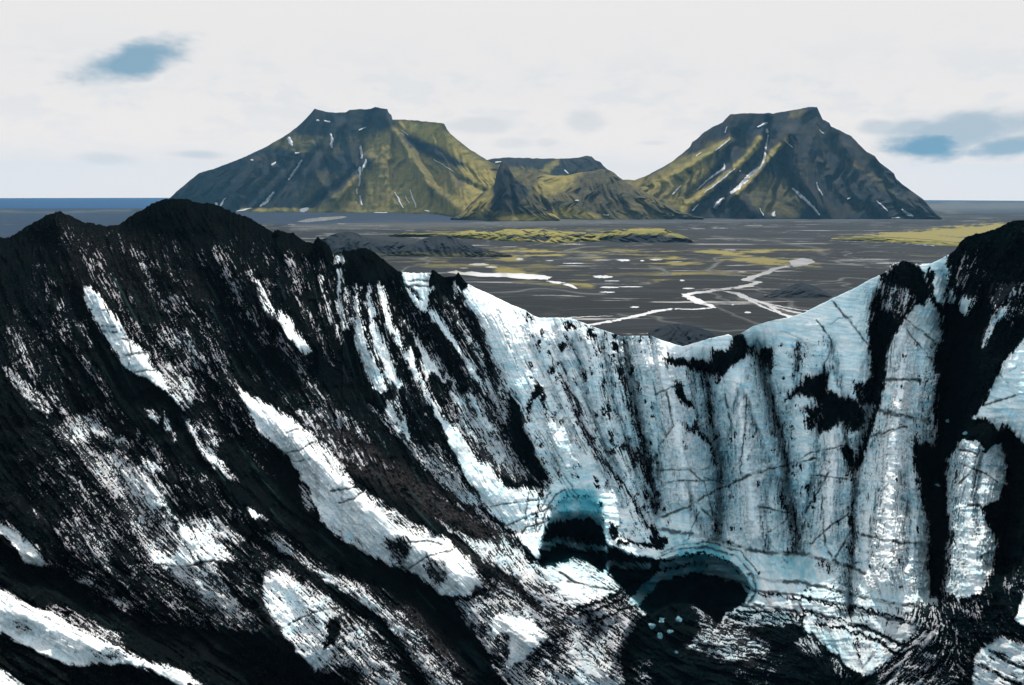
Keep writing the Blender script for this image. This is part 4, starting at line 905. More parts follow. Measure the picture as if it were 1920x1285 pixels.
# mixed, half buried margins round the big blotches
for q in ([(1290, 700), (1345, 700), (1350, 760), (1335, 830), (1310, 800)], [(1440, 740), (1475, 760), (1490, 840), (1480, 900), (1460, 880)], [(1630, 760), (1660, 770), (1650, 830), (1610, 880), (1600, 840)], [(1725, 690), (1755, 700), (1750, 830), (1715, 830)], [(1775, 860), (1800, 870), (1795, 1000), (1778, 990)],
          [(1560, 1050), (1610, 1060), (1600, 1130), (1575, 1130)], [(1475, 870), (1500, 890), (1510, 1000), (1480, 1030)], [(1500, 640), (1550, 630), (1560, 700), (1490, 700)], [(1400, 650), (1450, 700), (1450, 760), (1420, 740)]):
    P(C, Up, Vp, .80, 9, q)
pc(.62, 6, (1345, 1174), (1372, 1142), (1420, 1136), (1500, 1146), (1512, 1174)); lc(.15, 1.6, 1.3, (1375, 1150), (1440, 1146), (1505, 1156)); lc(.15, 1.6, 1.3, (1360, 1162), (1430, 1160), (1505, 1166))  # extra ash painted here to tone down the sunlit strip
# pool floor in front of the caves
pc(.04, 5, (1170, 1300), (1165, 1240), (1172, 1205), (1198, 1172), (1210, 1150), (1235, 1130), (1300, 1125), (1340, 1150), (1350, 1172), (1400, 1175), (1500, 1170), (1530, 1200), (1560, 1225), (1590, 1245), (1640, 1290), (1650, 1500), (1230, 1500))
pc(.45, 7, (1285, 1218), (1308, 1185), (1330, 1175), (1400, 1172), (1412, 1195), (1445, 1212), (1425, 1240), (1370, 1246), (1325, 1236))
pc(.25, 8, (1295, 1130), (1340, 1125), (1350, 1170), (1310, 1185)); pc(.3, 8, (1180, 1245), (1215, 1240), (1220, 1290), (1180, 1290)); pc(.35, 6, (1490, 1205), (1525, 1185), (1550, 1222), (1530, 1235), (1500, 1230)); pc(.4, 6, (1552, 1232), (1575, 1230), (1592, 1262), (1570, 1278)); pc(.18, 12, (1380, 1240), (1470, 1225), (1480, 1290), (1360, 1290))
pc(.97, 2.5, (752, 500), (808, 500), (805, 545), (798, 586), (782, 570), (768, 555), (758, 532))
lc(.1, 1.5, 1.5, (768, 538), (778, 550), (790, 562)); pc(.7, 3, (848, 525), (855, 525), (860, 555), (856, 562), (850, 545))
lc(.3, 4, 3, (1322, 705), (1334, 760), (1326, 800)); lc(.42, 3, 3, (1446, 745), (1462, 800), (1474, 850), (1478, 900)); lc(.35, 3, 3, (1484, 950), (1497, 1005), (1480, 1035)); lc(.1, 5, 3, (1640, 765), (1625, 820), (1606, 880)); lc(.5, 4, 3, (1598, 890), (1596, 950), (1602, 1000), (1596, 1060))
# cave interiors: vault darkness put into the ash colour, lit ledges painted teal
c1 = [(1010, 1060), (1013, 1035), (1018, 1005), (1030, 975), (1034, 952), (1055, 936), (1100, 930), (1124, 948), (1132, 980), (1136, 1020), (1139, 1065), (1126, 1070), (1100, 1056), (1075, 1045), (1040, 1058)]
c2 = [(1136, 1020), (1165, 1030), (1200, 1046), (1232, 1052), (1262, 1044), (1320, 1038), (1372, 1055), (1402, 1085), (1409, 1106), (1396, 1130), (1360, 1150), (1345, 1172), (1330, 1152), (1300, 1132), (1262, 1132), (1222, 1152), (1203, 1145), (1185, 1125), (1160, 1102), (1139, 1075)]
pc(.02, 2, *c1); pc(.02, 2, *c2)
pc(.93, 3, (1236, 1060), (1262, 1047), (1320, 1041), (1372, 1058), (1400, 1086), (1390, 1096), (1345, 1078), (1300, 1075), (1262, 1080), (1240, 1086)); lc(.05, 2.5, 1.5, (1240, 1070), (1290, 1058), (1340, 1060), (1385, 1078)); lc(.97, 9, 4, (1188, 1128), (1205, 1112), (1232, 1086), (1262, 1074), (1300, 1068), (1345, 1070), (1385, 1084)); lc(.9, 5, 3, (1238, 1062), (1285, 1052), (1345, 1056), (1392, 1084), (1402, 1110)); lc(.8, 7, 5, (1020, 1022), (1060, 1016), (1128, 1030)); lc(.8, 5, 4, (1142, 1058), (1215, 1062))
pc(.9, 4, (1034, 955), (1055, 936), (1100, 930), (1124, 948), (1132, 985), (1105, 975), (1060, 975), (1030, 982))

C = C * 1.06 - .045
ICE = np.clip((C - NZ) * 3.0 + .5, 0, 1)
ICE = np.where(C > .92, np.maximum(ICE, sm(C, .92, .975)), ICE)
ICE = np.where(C < .045, ICE * .3, ICE)
# keep a trace of the coverage so noise in the material has something to break
ICE = ICE * .8 + C * .2

# cyan ice: cave roofs, crest notch, fresh breaks
B = np.zeros(U.shape)
def pb(val, soft, *pts): P(B, Up, Vp, val, soft, list(pts))
pb(.16, 60, (1180, 820), (1500, 850), (1600, 1000), (1540, 1100), (1240, 1040)); pb(.22, 30, (1230, 960), (1400, 1000), (1480, 1060), (1400, 1080), (1240, 1020))
pb(.10, 40, (1000, 820), (1060, 800), (1120, 920), (1020, 940)); pb(.2, 10, (1392, 628), (1440, 640), (1450, 650), (1420, 650), (1398, 640)); pb(.6, 5, (1395, 636), (1446, 648), (1420, 652))
pb(.55, 14, (1030, 940), (1060, 912), (1105, 912), (1130, 935), (1142, 990), (1140, 1050), (1120, 1060), (1015, 1040)); pb(.8, 8, *c1); pb(.75, 8, *c2)
pb(1.1, 10, (1036, 925), (1095, 920), (1125, 940), (1128, 965), (1060, 960))
pb(.75, 10, (1235, 1040), (1270, 1012), (1340, 1020), (1400, 1050), (1425, 1100), (1405, 1135), (1390, 1090), (1330, 1045), (1270, 1052)); pb(.42, 12, (1345, 1170), (1380, 1140), (1480, 1150), (1500, 1172), (1400, 1180)); pb(.5, 10, (1440, 1040), (1530, 1050), (1530, 1085), (1440, 1085))
pb(.12, 20, (1190, 1160), (1300, 1130), (1500, 1180), (1640, 1290), (1640, 1500), (1180, 1500)); pb(.6, 4, (1216, 762), (1238, 765), (1230, 782)); pb(.35, 10, (1340, 830), (1400, 830), (1375, 870), (1345, 860)); pb(.5, 5, (1378, 803), (1388, 808), (1384, 825)); pb(.7, 6, (1478, 900), (1496, 905), (1490, 922), (1480, 915)); pb(.35, 12, (1355, 890), (1400, 880), (1370, 920))
pb(.3, 12, (1700, 900), (1730, 960), (1735, 1000), (1690, 940)); pb(.35, 14, (1510, 1180), (1600, 1190), (1590, 1230), (1550, 1225)); pb(.15, 12, (620, 475), (650, 475), (645, 600), (630, 600)); pb(.5, 5, (935, 1010), (960, 1012), (958, 1022), (938, 1020))
pb(.25, 10, (750, 512), (806, 512), (797, 585)); pb(.12, 20, (0, 1140), (60, 1160), (150, 1240), (0, 1190)); pb(.25, 10, (840, 800), (880, 880), (870, 890), (835, 830)); pb(.12, 14, (660, 640), (700, 640), (740, 730), (700, 730)); pb(.3, 8, (745, 795), (770, 800), (770, 830), (752, 825))
BLUE = np.clip(B * (.6 + .8 * blob), 0, 1)
BLUEROOM = sm(U, 980, 1180)
# sunlit tongues and the backlit crest rim are painted whiter into the ice
T = np.full(U.shape, .35) + sm(U, 1050, 600) * .3
P(T, Up, Vp, .95, 30, [(440, 720), (700, 900), (900, 1060), (900, 1120), (760, 1060), (600, 960)]); P(T, Up, Vp, .95, 20, [(-260, 1000), (200, 1200), (380, 1290), (0, 1180)]); P(T, Up, Vp, .95, 15, [(925, 1158), (1000, 1160), (1023, 1198), (930, 1240)])
P(T, Up, Vp, .8, 20, [(900, 560), (1160, 640), (1380, 640), (1480, 600), (1400, 640), (1300, 690), (1100, 680), (950, 640)]); P(T, Up, Vp, .62, 40, [(880, 560), (1120, 700), (1180, 900), (1060, 820)]); P(T, Up, Vp, .6, 40, [(1600, 860), (1720, 860), (1730, 1120), (1610, 1120)])
T = T + (blob - .5) * .35

BR = np.zeros(U.shape)
for v_, q in ((.9, [(560, 790), (640, 800), (740, 870), (860, 940), (960, 1010), (900, 1020), (780, 950), (680, 890), (600, 830)]), (.6, [(830, 970), (940, 1030), (1000, 1070), (1080, 1150), (960, 1160), (880, 1080)]), (.6, [(1030, 1150), (1130, 1160), (1100, 1200), (1040, 1200)]),
              (.7, [(760, 1120), (820, 1180), (880, 1285), (820, 1285), (740, 1180)]), (.16, [(100, 400), (250, 420), (420, 560), (300, 600), (120, 560)]), (.8, [(1150, 840), (1190, 830), (1222, 880), (1222, 910), (1180, 870)]), (.7, [(1285, 1218), (1330, 1170), (1400, 1170), (1445, 1212), (1400, 1250)])):
    P(BR, Up, Vp, v_, 18, q)
ICE_DIM = np.ones(U.shape)                                # greys the ice in colour where the slope catches too much sun
for v_, sf, q in ((.55, 30, [(860, 1120), (960, 1060), (1060, 1100), (1200, 1150), (1190, 1300), (900, 1300)]), (.9, 15, [(925, 1158), (1000, 1160), (1023, 1198), (930, 1240)]), (.62, 25, [(1500, 1140), (1740, 1135), (1760, 1200), (1690, 1300), (1560, 1260)]), (.25, 14, [(1340, 1130), (1500, 1130), (1510, 1180), (1340, 1180)]),
               (.45, 25, [(1680, 1150), (1850, 1120), (1800, 1290), (1680, 1290)]), (.6, 20, [(1825, 1190), (2000, 1190), (2000, 1400), (1825, 1400)]), (.75, 25, [(1780, 830), (1880, 830), (1860, 1110), (1780, 1110)]), (.75, 40, [(560, 1080), (830, 1200), (830, 1300), (600, 1300)]), (.8, 20, [(1008, 1060), (1075, 1047), (1160, 1105), (1080, 1140)])):
    P(ICE_DIM, Up, Vp, v_, sf, q)
# cracks, and pale melt threads over the ash
VEIN = np.zeros(U.shape)
K = np.zeros(U.shape)
Uc = U + (fbm(U / 10, V / 10, 3) - .5) * 6; Vc = V + (fbm(U / 12, V / 12, 4) - .5) * 7
def ck(w_, *pts, wt=1.0): 
    ix = sub(Uc, Vc, pts, w_ + 4)
    if len(ix[0]): K[ix] = np.maximum(K[ix], np.clip(1.9 - 1.6 * pl_dist(Uc[ix], Vc[ix], pts) / (w_ * (.55 + .8 * midL[ix])), 0, 1) * wt * (.45 + .55 * (blob[ix] > .25)))
ck(4.5, (1235, 993), (1290, 1000), (1340, 1012), (1400, 1030), (1440, 1037), (1500, 1037), (1560, 1055), (1600, 1064), (1622, 1078)); ck(3.6, (1400, 1075), (1440, 1090), (1500, 1092), (1560, 1105), (1620, 1122), (1680, 1132), (1740, 1140))
ck(3, (1410, 1108), (1480, 1114), (1540, 1128), (1600, 1140)); ck(3, (1360, 1140), (1420, 1135), (1500, 1150)); ck(3.4, (1515, 1145), (1560, 1160), (1600, 1172), (1640, 1185), (1700, 1215)); ck(3, (1600, 1140), (1650, 1155), (1712, 1170)); ck(2.6, (1600, 1185), (1650, 1205), (1690, 1235))
ck(2.8, (1618, 1003), (1650, 1012), (1690, 1019), (1730, 1019)); ck(5, (1650, 770), (1700, 782), (1745, 790)); ck(3.6, (1652, 711), (1690, 712), (1725, 713)); ck(2.4, (1230, 975), (1290, 950), (1340, 920), (1362, 913), (1400, 893), (1440, 881), (1500, 865), (1530, 860)); ck(2, (1362, 913), (1350, 905), (1320, 895))
ck(2, (1400, 740), (1398, 800), (1390, 860), (1388, 890)); ck(2, (1360, 740), (1370, 790), (1378, 810)); ck(2.2, (1630, 820), (1680, 805), (1700, 800)); ck(2.2, (1845, 760), (1880, 748), (1930, 735)); ck(2.6, (1798, 843), (1830, 850)); ck(2, (1840, 830), (1825, 880), (1800, 905)); ck(1.8, (1800, 870), (1850, 890), (1870, 905))
ck(2.4, (1815, 950), (1838, 948)); ck(2.2, (1860, 1035), (1840, 1045), (1850, 1060)); ck(3, (1855, 1218), (1890, 1240), (1930, 1262)); ck(3, (1840, 1245), (1880, 1268), (1920, 1292)); ck(3, (1722, 1213), (1760, 1228), (1775, 1235)); ck(3, (1722, 1232), (1755, 1246))
ck(1.8, (1540, 930), (1545, 1000), (1550, 1030), (1570, 1055)); ck(1.8, (1600, 960), (1560, 985), (1520, 1020)); ck(1.8, (1555, 885), (1530, 930), (1510, 960)); ck(2, (1525, 892), (1590, 898)); ck(2, (1500, 755 + 105), (1520, 850), (1560, 842), (1580, 835)); ck(1.6, (1480, 970), (1440, 1000)); ck(2, (1420, 950), (1480, 962))
ck(1.8, (1230, 740), (1255, 728), (1300, 720)); ck(1.8, (1250, 735), (1258, 780), (1262, 800), (1240, 830)); ck(1.8, (1290, 880), (1320, 905), (1335, 960), (1350, 1000)); ck(1.6, (1240, 905), (1340, 900)); ck(1.4, (1230, 882), (1330, 880)); ck(2, (1310, 960), (1290, 1010)); ck(2, (1315, 955), (1350, 985))
ck(1.8, (620, 920), (660, 915), (680, 905)); ck(1.6, (635, 945), (660, 935), (682, 922)); ck(1.6, (535, 813), (560, 805)); ck(1.6, (525, 850), (560, 845), (590, 828)); ck(1.6, (550, 865), (580, 862)); ck(1.8, (530, 1178), (560, 1160), (600, 1145), (640, 1140)); ck(1.8, (760, 1018), (800, 1015), (830, 1020)); ck(1.6, (760, 1070), (800, 1045), (850, 1032))
ck(3, (965, 1250), (1000, 1228), (1030, 1200), (1060, 1190)); ck(2, (930, 990), (965, 980), (1035, 950)); ck(2, (975, 1010), (985, 990), (1030, 975)); ck(1.8, (920, 950), (1020, 935)); ck(1.6, (1010, 930), (1005, 1000)); ck(1.6, (990, 925), (985, 980)); ck(1.8, (1065, 1050 + 40), (1110, 1102), (1165, 1108)); ck(2, (1035, 1065), (1080, 1095), (1110, 1100))
ck(2.2, (1232, 1046), (1270, 1030), (1325, 1026), (1380, 1042), (1412, 1078), (1418, 1110), (1400, 1138)); ck(1.6, (1240, 1036), (1280, 1020), (1330, 1017), (1388, 1034), (1424, 1074)); ck(1.5, (1010, 1000), (1022, 962), (1040, 930), (1060, 918)); ck(1.3, (1000, 995), (1012, 955), (1032, 922)); ck(2.4, (300, 1060), (340, 1063), (400, 1050)); ck(2, (190, 583), (206, 581)); ck(2, (192, 613), (218, 612)); ck(2.6, (192, 622), (220, 622)); ck(1.6, (215, 637), (242, 637)); ck(1.8, (240, 625), (246, 660), (242, 690)); ck(1.8, (237, 665), (280, 662)); ck(1.6, (245, 700), (290, 695)); ck(2, (755, 527), (804, 526)); ck(1.8, (757, 535), (803, 537)); ck(2, (772, 540), (792, 562))
ck(2, (1560, 1055), (1600, 990), (1598, 960)); ck(1.6, (1680, 560), (1700, 600), (1750, 640)); ck(1.6, (1700, 620), (1760, 690)); ck(1.8, (1560, 565), (1600, 610), (1630, 650)); ck(1.6, (1530, 600), (1560, 640), (1545, 690))
rr = random.Random(5)
for i in range(230):                                   # hairline cracks over the wall
    x, y = rr.uniform(960, 1915), rr.uniform(600, 1210)
    a = rr.choice([0, 0, 8, -20, -35, 30, 80, 95, 60]) + rr.uniform(-14, 14); pts = [(x, y)]
    for k in range(rr.randint(2, 6)):
        a += rr.uniform(-22, 22); l_ = rr.uniform(7, 18); x += math.cos(R(a)) * l_; y += math.sin(R(a)) * l_; pts.append((x, y))
    ck(rr.uniform(.7, 1.2), *pts, wt=rr.uniform(.15, .6))
for i in range(260):                                   # thin melt runnels along the fall line
    x, y = (rr.uniform(880, 1180), rr.uniform(560, 900)) if i < 120 else (rr.uniform(150, 900), rr.uniform(520, 1200)); pts = [(x, y)]
    for k in range(rr.randint(8, 26)):
        j, ii = int((y - VB0) / STEP), int((x - UB[0]) / STEP)
        if not (0 <= j < nv and 0 <= ii < nu): break
        x += dxr[j, ii] * 4 + rr.uniform(-.6, .6); y += dyr[j, ii] * 4; pts.append((x, y))
    if len(pts) > 2 and i < 120: ck(rr.uniform(.6, 1.2), *pts, wt=rr.uniform(.3, .9))
    elif len(pts) > 2: L(VEIN, U, V, rr.uniform(.3, .9), rr.uniform(.6, 1.6), pts, 1.5)

# distances: crest line and the front edge are measured, the slope between is concave
dc = np.interp(UB, [-260, 0, 112, 340, 600, 750, 870, 1050, 1300, 1500, 1700, 1920, 2180], [190, 195, 205, 215, 205, 200, 195, 185, 172, 165, 155, 150, 146])
db = np.interp(UB, [-260, 0, 400, 800, 1200, 1400, 1600, 1920, 2180], [80, 85, 92, 100, 107, 111, 104, 90, 84])
kk = np.interp(UB, [-260, 0, 600, 1000, 1350, 1700, 2180], [.05, .06, .07, .12, .18, .12, .06])
S = np.clip((V - cr[None]) / (1285 - cr[None]), 0, 1.5)
base = 1 / ((1 - S) / dc[None] + S / db[None]) * (1 + kk[None] * np.sin(np.pi * np.clip(S, 0, 1)) ** 1.2)
dd = np.zeros(U.shape)
inn = sm(S, 0, .05)
CRE = np.zeros(U.shape)
def gully(hw, dep, *pts):
    ix = sub(U, V, pts, hw * 2.6)
    d = pl_dist(Up[ix], Vp[ix], list(pts))
    wall = sm(U[ix], 960, 1120) * (dep > 0) * (dep < 10)
    dd[ix] += dep * (np.exp(-(d / hw) ** 2) * (1 - wall) + 1.9 * np.exp(-d / (hw * .8)) * wall)
    CRE[ix] = np.maximum(CRE[ix], wall * np.exp(-(d / 7) ** 2))
gully(42, 5, (390, 440), (430, 600), (460, 700), (520, 850), (590, 1000), (680, 1062), (760, 1098), (830, 1150), (875, 1210), (925, 1300))
gully(45, 6, (-100, 980), (0, 1070), (150, 1120), (300, 1190), (450, 1240), (640, 1330)); gully(32, 4, (600, 500), (640, 640), (700, 760), (760, 850), (850, 930), (960, 1000)); gully(22, 4, (700, 500), (760, 590), (820, 690), (870, 770), (940, 860), (1010, 900)); gully(22, 3.5, (845, 540), (890, 650), (930, 760), (975, 860))
gully(45, 4, (60, 470), (80, 600), (120, 720), (200, 860), (290, 1040), (400, 1160)); gully(30, 4, (250, 440), (330, 640), (400, 760), (480, 900)); gully(14, 2, (680, 540), (702, 620), (735, 700)); gully(14, 2, (655, 540), (662, 640), (690, 720)); gully(18, 3, (480, 1005), (600, 1095), (700, 1160), (800, 1290))
gully(30, 13, (1778, 600), (1785, 700), (1758, 850), (1755, 1000), (1752, 1110)); gully(18, 4.5, (1650, 560), (1642, 700), (1622, 800), (1605, 900), (1597, 1050), (1592, 1150)); gully(20, 8.0, (1420, 655), (1445, 750), (1470, 850), (1482, 950), (1495, 1030)); gully(20, 7.2, (1320, 690), (1335, 800), (1352, 900), (1345, 1010))
# secondary creases: the buttresses are pointed at the top and widen downwards
for q in ((9, 1.8, (1222, 640), (1232, 720), (1238, 800), (1232, 900)), (9, 2.0, (1390, 730), (1365, 800), (1345, 900), (1350, 1000)), (9, 2.0, (1395, 735), (1425, 820), (1450, 880), (1470, 930)), (8, 1.6, (1300, 690), (1310, 780), (1350, 860)), (8, 2.0, (1548, 850), (1530, 920), (1512, 1000)), (8, 2.0, (1580, 760), (1590, 830), (1598, 880)),
          (8, 1.5, (1130, 640), (1150, 740), (1190, 860), (1225, 950)), (8, 1.5, (1040, 620), (1075, 740), (1120, 850), (1170, 950)), (7, 1.4, (990, 610), (1030, 720), (1075, 820)), (7, 1.4, (940, 590), (975, 690), (1010, 790)), (8, 1.6, (1500, 650), (1495, 720), (1470, 800)), (8, 1.8, (1690, 660), (1665, 760), (1640, 840)), (8, 1.6, (1560, 640), (1570, 700), (1590, 760)), (8, 1.5, (1445, 900), (1435, 960), (1440, 1030)),
          (7, 1.5, (1650, 900), (1635, 980), (1630, 1060)), (7, 1.5, (1700, 880), (1705, 960), (1700, 1060)), (8, 1.6, (1840, 850), (1830, 930), (1835, 1000)), (8, 1.5, (1290, 900), (1300, 960), (1330, 1010))): gully(q[0], q[1], *q[2:])
gully(18, 6.4, (1172, 640), (1190, 760), (1212, 860), (1232, 960)); gully(13, 3, (1545, 700), (1535, 800), (1525, 900), (1500, 1000)); gully(28, 8, (1895, 840), (1895, 940), (1880, 1060)); gully(14, 2.5, (1010, 760), (1040, 880)); gully(14, 3, (1770, 520), (1790, 600)); gully(12, 3, (1842, 560), (1830, 620)); gully(14, 2.5, (1075, 640), (1110, 780), (1160, 900))
# swelling ribs between them
gully(26, -5.6, (1240, 690), (1270, 800), (1290, 930)); gully(26, -5.6, (1385, 740), (1395, 850), (1420, 1000)); gully(24, -6.4, (1690, 600), (1680, 800), (1665, 950), (1660, 1090)); gully(20, -4.8, (1560, 840), (1550, 1000)); gully(24, -3, (930, 600), (990, 730), (1060, 870)); gully(30, -5, (460, 740), (600, 870), (740, 1000), (870, 1080))
gully(30, -4, (-60, 1100), (120, 1180), (300, 1255)); gully(26, -4, (170, 540), (240, 650), (330, 750)); gully(26, -3, (1825, 850), (1830, 950), (1830, 1070)); gully(22, -3, (110, 410), (150, 500), (220, 600)); gully(30, -3, (560, 1080), (620, 1200)); gully(22, -3, (960, 1160), (990, 1200)); gully(24, -4, (1110, 1130), (1180, 1160), (1140, 1260)); gully(40, -6, (340, 380), (420, 500), (560, 640))
gully(26, -4, (690, 480), (700, 520)); gully(12, -3, (811, 505), (840, 580), (900, 680)); gully(20, -4, (1692, 492), (1700, 560))
# scoured hollows are bluer ice; hollow shade and rib highlights are painted in with it
BLUE = np.clip(BLUE + BLUEROOM * (.16 * sm(dd, .6, 4.0) * (C > .5) + .10 * sm(bigL, .6, 1)), 0, 1)
T = T + BLUEROOM * .40 * sm(-dd, .4, 3.0)
# ice is smoother than the ash-choked hollows; fall-line fluting everywhere
rough = .16 + .84 * (1 - C)
dd += ((bigL - .5) * 2.2 * rough + (midL - .5) * 1.0 * rough + (fineL - .5) * .35 * rough) * inn
dd += (fbm(U / 70, V / 70, 10, 4) - .5) * 5 * inn + (fbm(U / 22, V / 16, 11, 4) - .5) * (.7 + .9 * (1 - C)) * inn
dd += (fbm(U / 30 + 9, V / 5, 5, 4) - .5) * .9 * inn * sm(U, 900, 1100)        # layering ledges
dd += K * .55
K = np.maximum(K, CRE * sm(streak + .6 * (midL - .5), .62, .95) * .9)
dd -= (ICE - .5) * .25
# the two ice caves: vaulted hollows running into the wall
def cave(pts, depth, soft, floor_v):
    s_ = poly_sd(U + (fbm(U / 14, V / 14, 3) - .5) * 5, V + (fbm(U / 14, V / 14, 4) - .5) * 5, pts)
    k = sm(s_, -1, soft); k2 = sm(s_, -1, 40)
    led = sum(sm(V + 6 * np.cos((U - pts[0][0]) / 30), y0 - 2, y0 + 2) * a for y0, a in floor_v)
    return (k * depth * .35 + k2 * depth * .55) + np.where(s_ > 0, led, 0)
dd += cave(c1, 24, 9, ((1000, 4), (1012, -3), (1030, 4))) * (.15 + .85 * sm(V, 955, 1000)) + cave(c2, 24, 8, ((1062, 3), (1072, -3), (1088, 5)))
D = base + dd
lip = poly_sd(Up, Vp, [(1008, 1063), (1035, 1060), (1075, 1047), (1100, 1058), (1122, 1075), (1162, 1105), (1206, 1150), (1185, 1180), (1160, 1235), (1185, 1320), (900, 1320), (900, 1150)])
D -= 5 * sm(lip, -2, 14) * sm(U, 940, 1040)

def samp(A, u_, v_):
    x = np.clip((u_ - UB[0]) / STEP, 0, nu - 1.001); y = np.clip((v_ - VB0) / STEP, 0, nv - 1.001)
    i, j = x.astype(int), y.astype(int); fx, fy = x - i, y - j
    return (A[j, i] * (1 - fx) + A[j, i + 1] * fx) * (1 - fy) + (A[j + 1, i] * (1 - fx) + A[j + 1, i + 1] * fx) * fy
NR = 700
sr = np.linspace(0, 1, NR)
Us = np.broadcast_to(UB, (NR, nu)).copy()
Vs = cr[None] + (1498 - cr[None]) * sr[:, None]
Ds = samp(D, Us, Vs)
Pn = at(Us, Vs, Ds)
att = {k: samp(A, Us, Vs) for k, A in (('ice', ICE), ('blue', BLUE), ('crack', K), ('tone', T), ('vein', VEIN), ('brown', BR), ('clean_and_sun_dim', sm(C + (midL - .5) * .35, .12, .92) ** .8 * ICE_DIM))}  # cleanness also carries the painted dimming of sunlit ice
# far flank of the ice ridge, dropping to the plain
top = Pn[0]; hd = ray(UB, cr)[:, :2]; rows = []
for i in range(1, 25):
    q = top.copy(); t_ = 1.2 * i + .22 * i * i
    q[:, :2] += hd * t_
    q[:, 2] -= t_ * (.75 + .3 * (fbm(UB / 20, UB * 0 + i * .3, 3) - .5)) + .1 * i
    q[:, 2] = np.maximum(q[:, 2], -2)
    rows.append(q)
Pall = np.concatenate([np.array(rows[::-1]), Pn], 0)
for k in att:
    att[k] = np.concatenate([np.repeat(att[k][:1], 24, 0) * (1 if k != 'crack' else 0), att[k]], 0)
gl = grid_mesh('glacier', Pall, M_ICE, att, kind='structure')
gl['label'] = 'ash covered glacier front with a bowl of fluted blue white ice'

def on_ice(u_, v_, off=0.0):
    d = samp(D, np.array([float(u_)]), np.array([float(v_)]))[0]
    return at(np.array([u_]), np.array([v_]), np.array([d + off]))[0]
# ------------------------------------------------------------------ loose blocks
import bmesh
def block(name, u_, v_, wpx, hpx, mat, label, cat, group, seed, sharp=.0, off=0.0, flat=1.0):
    p = on_ice(u_, v_ + hpx * .35, off)
    d = math.hypot(p[0], p[1]); s_ = d / F0 * 1.06
    bm = bmesh.new(); bmesh.ops.create_icosphere(bm, subdivisions=4, radius=1)
    r_ = random.Random(seed)
    pl = [Vector((r_.uniform(-1, 1), r_.uniform(-1, 1), r_.uniform(-.5, 1))).normalized() for _ in range(9)]
    for vtx in bm.verts:
        c = vtx.co
        for n_ in pl:
            k = c.dot(n_) - .72
            if k > 0: c -= n_ * k
        rr_ = 1 + .6 * (float(vn(c.x * 2.2 + seed, c.y * 2.2 + c.z * 1.3, 2)) - .5) + .25 * (float(vn(c.x * 7 + seed, c.y * 7 + c.z * 5, 4)) - .5)
        c *= rr_
        if sharp: 
            k = max(0, (c.z + .3)); c.x *= 1 - sharp * k * .6; c.y *= 1 - sharp * k * .6
        vtx.co = Vector((c.x * wpx * s_, c.y * wpx * s_ * flat, c.z * hpx * s_))
    me = bpy.data.meshes.new(name); bm.to_mesh(me); bm.free(); me.materials.append(mat)
    for f_ in me.polygons: f_.use_smooth = False
    o = bpy.data.objects.new(name, me); col.objects.link(o); o.location = p; o.rotation_euler = (0, 0, r_.uniform(-.6, .6))
    tag(o, label, cat, group)
GI = 'ice blocks fallen on the cave floor'
block('ice_block', 1241, 1165, 8, 9, M_CHUNK, 'tallest pale blue ice block on the black floor in front of the caves', 'ice block', GI, 1, off=0.5)
block('ice_block', 1272, 1160, 6, 6, M_CHUNK, 'blue ice block standing apart nearest the big cave', 'ice block', GI, 2, off=-1)
block('ice_block', 1237, 1190, 6, 9, M_CHUNK, 'lowest of the blue ice blocks in front of the caves', 'ice block', GI, 3, off=-1)
block('ice_block', 1222, 1172, 7, 5, M_CHUNK, 'small blue ice block leaning on the left ice slope', 'ice block', GI, 4, off=-1)
block('ice_block', 1256, 1183, 6, 3.5, M_CHUNK, 'flat low ice fragment between the blue blocks', 'ice block', GI, 5, off=-1)
block('ice_block', 1268, 1222, 3, 3, M_CHUNK, 'tiny ice fragment on the black floor below the blocks', 'ice block', GI, 6, off=-.5)
block('ice_block', 1078, 1019, 4, 3.5, M_CHUNK, 'single small ice lump deep inside the square cave', 'ice block', 'ice lumps in dark hollows', 7, off=-1)
block('ice_block', 1778, 789, 5, 2, M_CHUNK, 'upper pale ice sliver in the black chasm on the right', 'ice block', 'ice lumps in dark hollows', 8, off=-.5)
block('ice_block', 1812, 812, 5, 2.5, M_CHUNK, 'pale ice sliver on the right side of the black chasm', 'ice block', 'ice lumps in dark hollows', 9, off=-.5)
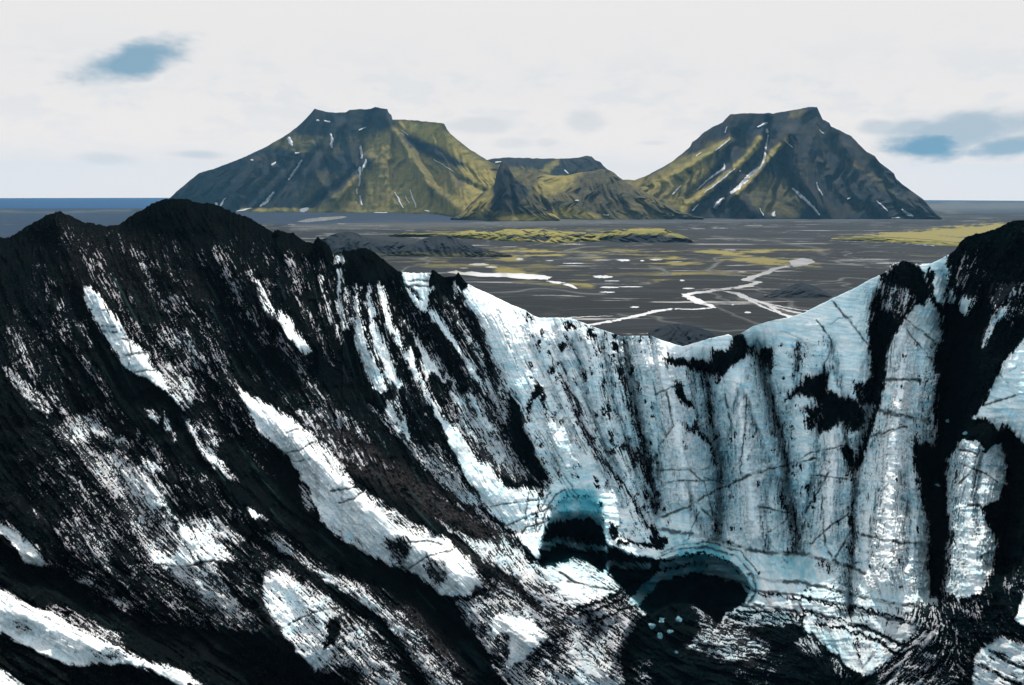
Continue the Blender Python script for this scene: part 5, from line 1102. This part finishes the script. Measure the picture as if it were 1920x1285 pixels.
block('ice_block', 1759, 909, 4, 1.6, M_CHUNK, 'lower pale ice sliver in the middle of the black chasm', 'ice block', 'ice lumps in dark hollows', 10, off=-.5)
GC = 'black debris cones and pinnacles on the ice'
block('debris_cone', 1843, 808, 24, 22, M_SCREE, 'rounded black debris cone on the lip beside the black chasm', 'debris cone', GC, 11, .5, off=-1)
block('debris_cone', 1892, 830, 26, 32, M_SCREE, 'pointed black debris cone at the right edge of the ice', 'debris cone', GC, 12, .75, off=-1)
block('rock_pinnacle', 811, 520, 8, 16, M_SCREE, 'small black pinnacle on the crest beside the pale ice notch', 'rock pinnacle', GC, 13, .9)
block('rock_pinnacle', 859, 522, 6, 13, M_SCREE, 'small sharp black pinnacle on the crest, right of the pair', 'rock pinnacle', GC, 14, .9)
block('rock_pinnacle', 597, 456, 11, 13, M_SCREE, 'small black knob on the dark crest below the grey dunes', 'rock pinnacle', GC, 15, .8)
block('rock_pinnacle', 518, 438, 8, 8, M_SCREE, 'lowest black knob on the dark crest right of the round summit', 'rock pinnacle', GC, 16, .7)

# ------------------------------------------------------------------ haze: thin blue air over the plain and the sea
def haze_box():
    x, y0, y1, z0, z1 = 12500, -2500, 12600, -6, 520
    me = bpy.data.meshes.new('haze')
    v = [(a, b, c) for c in (z0, z1) for b in (y0, y1) for a in (-x, x)]
    me.from_pydata(v, [], [(0, 2, 3, 1), (4, 5, 7, 6), (0, 1, 5, 4), (2, 6, 7, 3), (0, 4, 6, 2), (1, 3, 7, 5)])
    m_ = bpy.data.materials.new('haze_air'); m_.use_nodes = True
    t_ = m_.node_tree; t_.nodes.clear()
    vol = t_.nodes.new('ShaderNodeVolumePrincipled'); o_ = t_.nodes.new('ShaderNodeOutputMaterial')
    vol.inputs['Color'].default_value = (.24, .62, 1.0, 1)
    vol.inputs['Density'].default_value = 3.0e-5
    vol.inputs['Anisotropy'].default_value = 0.0
    t_.links.new(vol.outputs[0], o_.inputs['Volume'])
    me.materials.append(m_)
    o = bpy.data.objects.new('haze', me); col.objects.link(o); o['kind'] = 'stuff'
haze_box()
